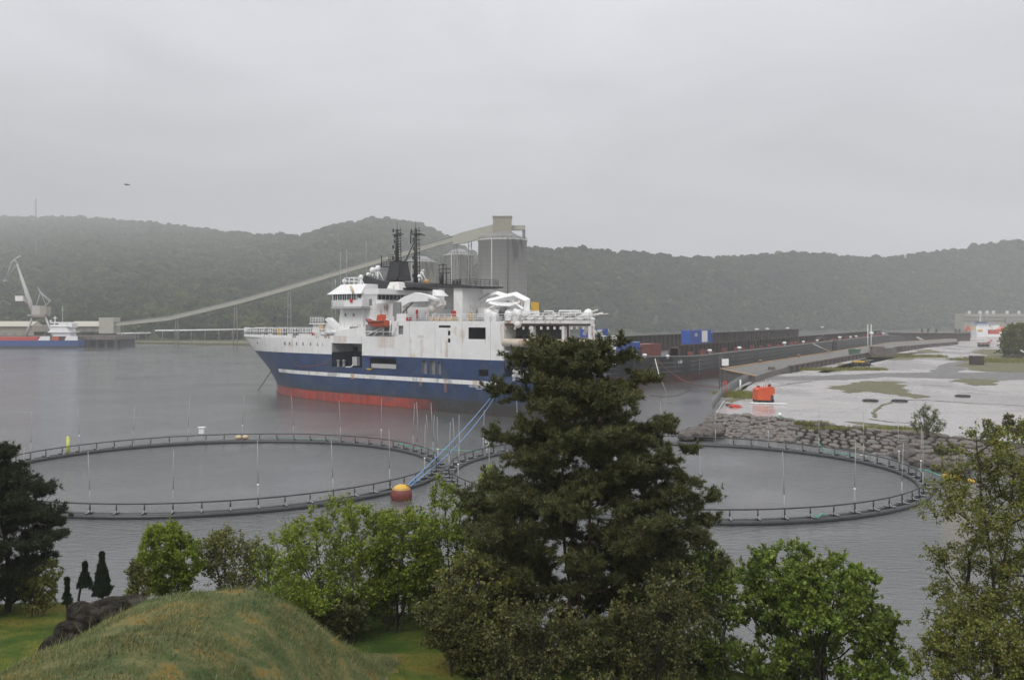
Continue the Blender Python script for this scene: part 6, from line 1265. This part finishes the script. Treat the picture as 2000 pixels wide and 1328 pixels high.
shrub('shrub', 'dark low bush at the bottom edge between lawn gap and pine', 30.5, 900, [(1188, 800, 880), (1215, 800, 930), (1250, 830, 960), (1300, 890, 990), (1340, 930, 1010)], 95, .08, 'leaf_brown', 50, 70, .32, 7, bark='darkbark')
shrub('shrub', 'olive-brown shrub at the bottom edge under the big pine', 29.5, 1050, [(1180, 980, 1080), (1215, 950, 1150), (1260, 940, 1200), (1310, 930, 1240), (1360, 930, 1250)], 75, .08, 'leaf_brown', 51, 36, .36, 7, bark='darkbark')
shrub('shrub', 'green shrub showing through the lower right branches of the pine', 36.5, 1220, [(1075, 1190, 1260), (1095, 1150, 1320), (1120, 1130, 1350), (1170, 1130, 1350), (1250, 1140, 1340), (1320, 1150, 1330)], 110, .1, 'leaf_maple', 52, 40, .42, 8, holes=5)
shrub('tree', 'dark bronze-leaved tree overlapping the lower right of the pine', 30, 1270, [(1120, 1300, 1395), (1150, 1210, 1385), (1200, 1190, 1400), (1250, 1200, 1390), (1310, 1200, 1385), (1360, 1210, 1370)], 80, .085, 'leaf_brown', 53, 42, .36, 6, bark='darkbark')
shrub('shrub', 'sparse pale green shrub between the pine and the round maple', 33, 1400, [(1085, 1330, 1400), (1120, 1340, 1440), (1170, 1350, 1455), (1230, 1350, 1460), (1290, 1350, 1450), (1350, 1370, 1430)], 70, .1, 'leaf_maple', 54, 40, .4, 6, holes=4)
shrub('maple_tree', 'round fresh-green maple bush with many upright stems at lower right', 34, 1590, [(1084, 1470, 1640), (1100, 1458, 1655), (1130, 1450, 1690), (1170, 1440, 1722), (1220, 1428, 1738), (1270, 1425, 1755), (1310, 1430, 1762), (1350, 1450, 1755), (1400, 1500, 1700)], 320, .125, 'leaf_maple', 55, 58, .36, 20, shell=.6, holes=9)
d = 31.5; env = [(832, 1905, 2015), (850, 1878, 2090), (890, 1858, 2130), (930, 1832, 2140), (965, 1808, 2160), (1000, 1815, 2150), (1040, 1838, 2140), (1075, 1860, 2140), (1100, 1795, 2160), (1150, 1798, 2150), (1190, 1830, 2160), (1215, 1815, 2170), (1250, 1800, 2180), (1300, 1790, 2180), (1340, 1780, 2160)]
zt = lambda py: CZ-(py-HY)/F*d; z0 = G(at(1950, d), d)
tr = [[(at(1948, d), d, z0-.3), (at(1948, d), d, zt(1230)), (at(1940, d), d, zt(1110)), (at(1915, d), d, zt(960)), (at(1908, d), d, zt(850))], [(at(1950, d), d, zt(1180)), (at(1965, d), d, zt(1060)), (at(1985, d), d, zt(900))]]
tree('birch_tree', 'tall loose olive-green birch with drooping twigs at the right edge', d, (at(1948, d), d, z0), env, 340, .08, M['leaf_birch'], M['darkbark'], 'leaf', trunks=tr, r_tip=.009, rmax=.14, csize=.42, per=62, shell=.5, climb=.6, droop=.35, seed=60, flat=.8, holes=22)
shrub('shrub', 'olive-green shrub at the bottom right corner under the birch', 29.5, 1900, [(1215, 1830, 1960), (1250, 1805, 2020), (1290, 1790, 2040), (1340, 1780, 2050)], 80, .08, 'leaf_birch', 61, 60, .36, 6, bark='darkbark')
shrub('shrub', 'thin twiggy shrub in the gap between the loose shrub and the wide one', 37, 525, [(1068, 505, 530), (1090, 495, 555), (1130, 490, 570), (1160, 505, 560)], 26, .09, 'leaf_bright', 62, 26, .3, 6)
shrub('shrub', 'dark leafy undergrowth at the right foot of the mound', 34.5, 650, [(1165, 600, 690), (1190, 570, 720), (1225, 590, 715), (1245, 620, 700)], 60, .085, 'leaf_brown', 63, 60, .3, 8, bark='darkbark')
shrub('shrub', 'dark undergrowth shading the far end of the lawn gap', 38, 790, [(1120, 700, 900), (1160, 680, 930), (1190, 690, 920), (1212, 760, 900)], 80, .085, 'leaf_olive', 64, 45, .32, 10, bark='darkbark')
# saplings on the far yard edge and the round bush at the right
def far_tree(name, label, d, zb, bpx, env, n, leaf, lm, seed, per, cs, stems, bark='bark'):
    x = at(bpx, d); return tree(name, label, d, (x, d, zb), env, n, leaf, M[lm], M[bark], 'leaf', stems=stems, csize=cs, per=per, seed=seed, r_tip=.02, rmax=.16, climb=1.0)
far_tree('sapling', 'pale bare-looking sapling behind the poles at the yard edge', 117, 1.0, 1808, [(797, 1795, 1820), (815, 1778, 1838), (830, 1772, 1850), (846, 1785, 1840)], 34, .16, 'leaf_pale', 70, 26, .6, 5)
far_tree('sapling', 'dark small tree on the yard edge at the far right', 109, 1.2, 1968, [(815, 1960, 1980), (828, 1955, 1985), (845, 1960, 1980)], 20, .18, 'leaf_brown', 71, 36, .45, 2)
far_tree('sapling', 'yellow-green sapling at the right frame edge on the yard rim', 108, 1.2, 1993, [(828, 1985, 2005), (840, 1978, 2015), (860, 1975, 2020)], 22, .18, 'leaf_birch', 72, 34, .5, 3)
far_tree('shrub', 'olive shrub on the yard rim left of the small dark tree', 111, 1.0, 1930, [(822, 1920, 1935), (838, 1915, 1955), (858, 1910, 1960)], 24, .18, 'leaf_birch', 73, 30, .5, 4)
far_tree('shrub', 'low weedy shrub growing out of the revetment right of the cage', 108, .6, 1850, [(868, 1835, 1860), (880, 1822, 1880), (905, 1825, 1885)], 26, .2, 'leaf_olive', 74, 34, .5, 4)
far_tree('tree', 'round dark green bush beyond the brown shed at the right', 370, ZY, 1985, [(634, 1975, 1998), (645, 1962, 2015), (660, 1956, 2030), (680, 1953, 2035), (694, 1955, 2030)], 150, .55, 'leaf_olive', 75, 60, 1.3, 5)
b = None
def tufts(name, label, px, z, w, dep, n, h, wd=.05, mt='grassyell'):
    p = P(*px, z); x = rng.uniform(-w, w, n)*.8; y = rng.uniform(-dep, dep, n)*.6*(1-.6*np.abs(x)/w); hh = h*rng.uniform(.4, 1.1, n); a = rng.uniform(0, 6.28, n)
    c, s = np.cos(a)*wd, np.sin(a)*wd; lx, ly = rng.normal(0, .3, n)*hh, rng.normal(0, .3, n)*hh
    v = np.stack([np.stack([x-c, y-s, 0*x], -1), np.stack([x+c, y+s, 0*x], -1), np.stack([x+lx, y+ly, hh], -1)], 1).reshape(-1, 3)
    me = array_mesh(name, v, np.arange(len(v)).reshape(-1, 3)); me.materials.append(M[mt]); o = link(name, me); o.location = p; tag(o, label, 'weeds', kind='stuff')
tufts('weeds', 'yellow-green weeds along the foot of the quay wall', (1610, 722), ZY, 22, 10, 2600, .8, .12)
tufts('weeds', 'yellow-green weeds by the concrete hut annex', (1745, 697), ZY, 24, 14, 2200, 1.1, .16)
tufts('weeds', 'weeds on the left grassy edge of the yard', (1440, 772), ZY, 5, 16, 1800, .7, .07)
tufts('weeds', 'weeds on the right grassy strip by the shed', (1960, 705), ZY, 18, 40, 2500, .9, .14)
tufts('weeds', 'small weeds on the coping above the stone revetment', (1690, 838), ZY, 10, 2, 900, .6, .05)
tufts('weeds', 'small weeds on the coping right of the first tuft', (1585, 829), ZY, 3, 1.2, 400, .7, .05)
#@@HAZE
hz = MB().box(-3450, 3450, -300, 3450, -11, 372).build('haze', []); hz['kind'] = 'stuff'
m = bpy.data.materials.new('haze'); m.use_nodes = True; t = m.node_tree; t.nodes.clear(); oo = t.nodes.new('ShaderNodeOutputMaterial'); pv = t.nodes.new('ShaderNodeVolumePrincipled')
pv.inputs['Color'].default_value = (.93, .94, .96, 1); pv.inputs['Density'].default_value = HAZE_DENSITY; pv.inputs['Anisotropy'].default_value = .1; t.links.new(pv.outputs[0], oo.inputs['Volume']); hz.data.materials.append(m)
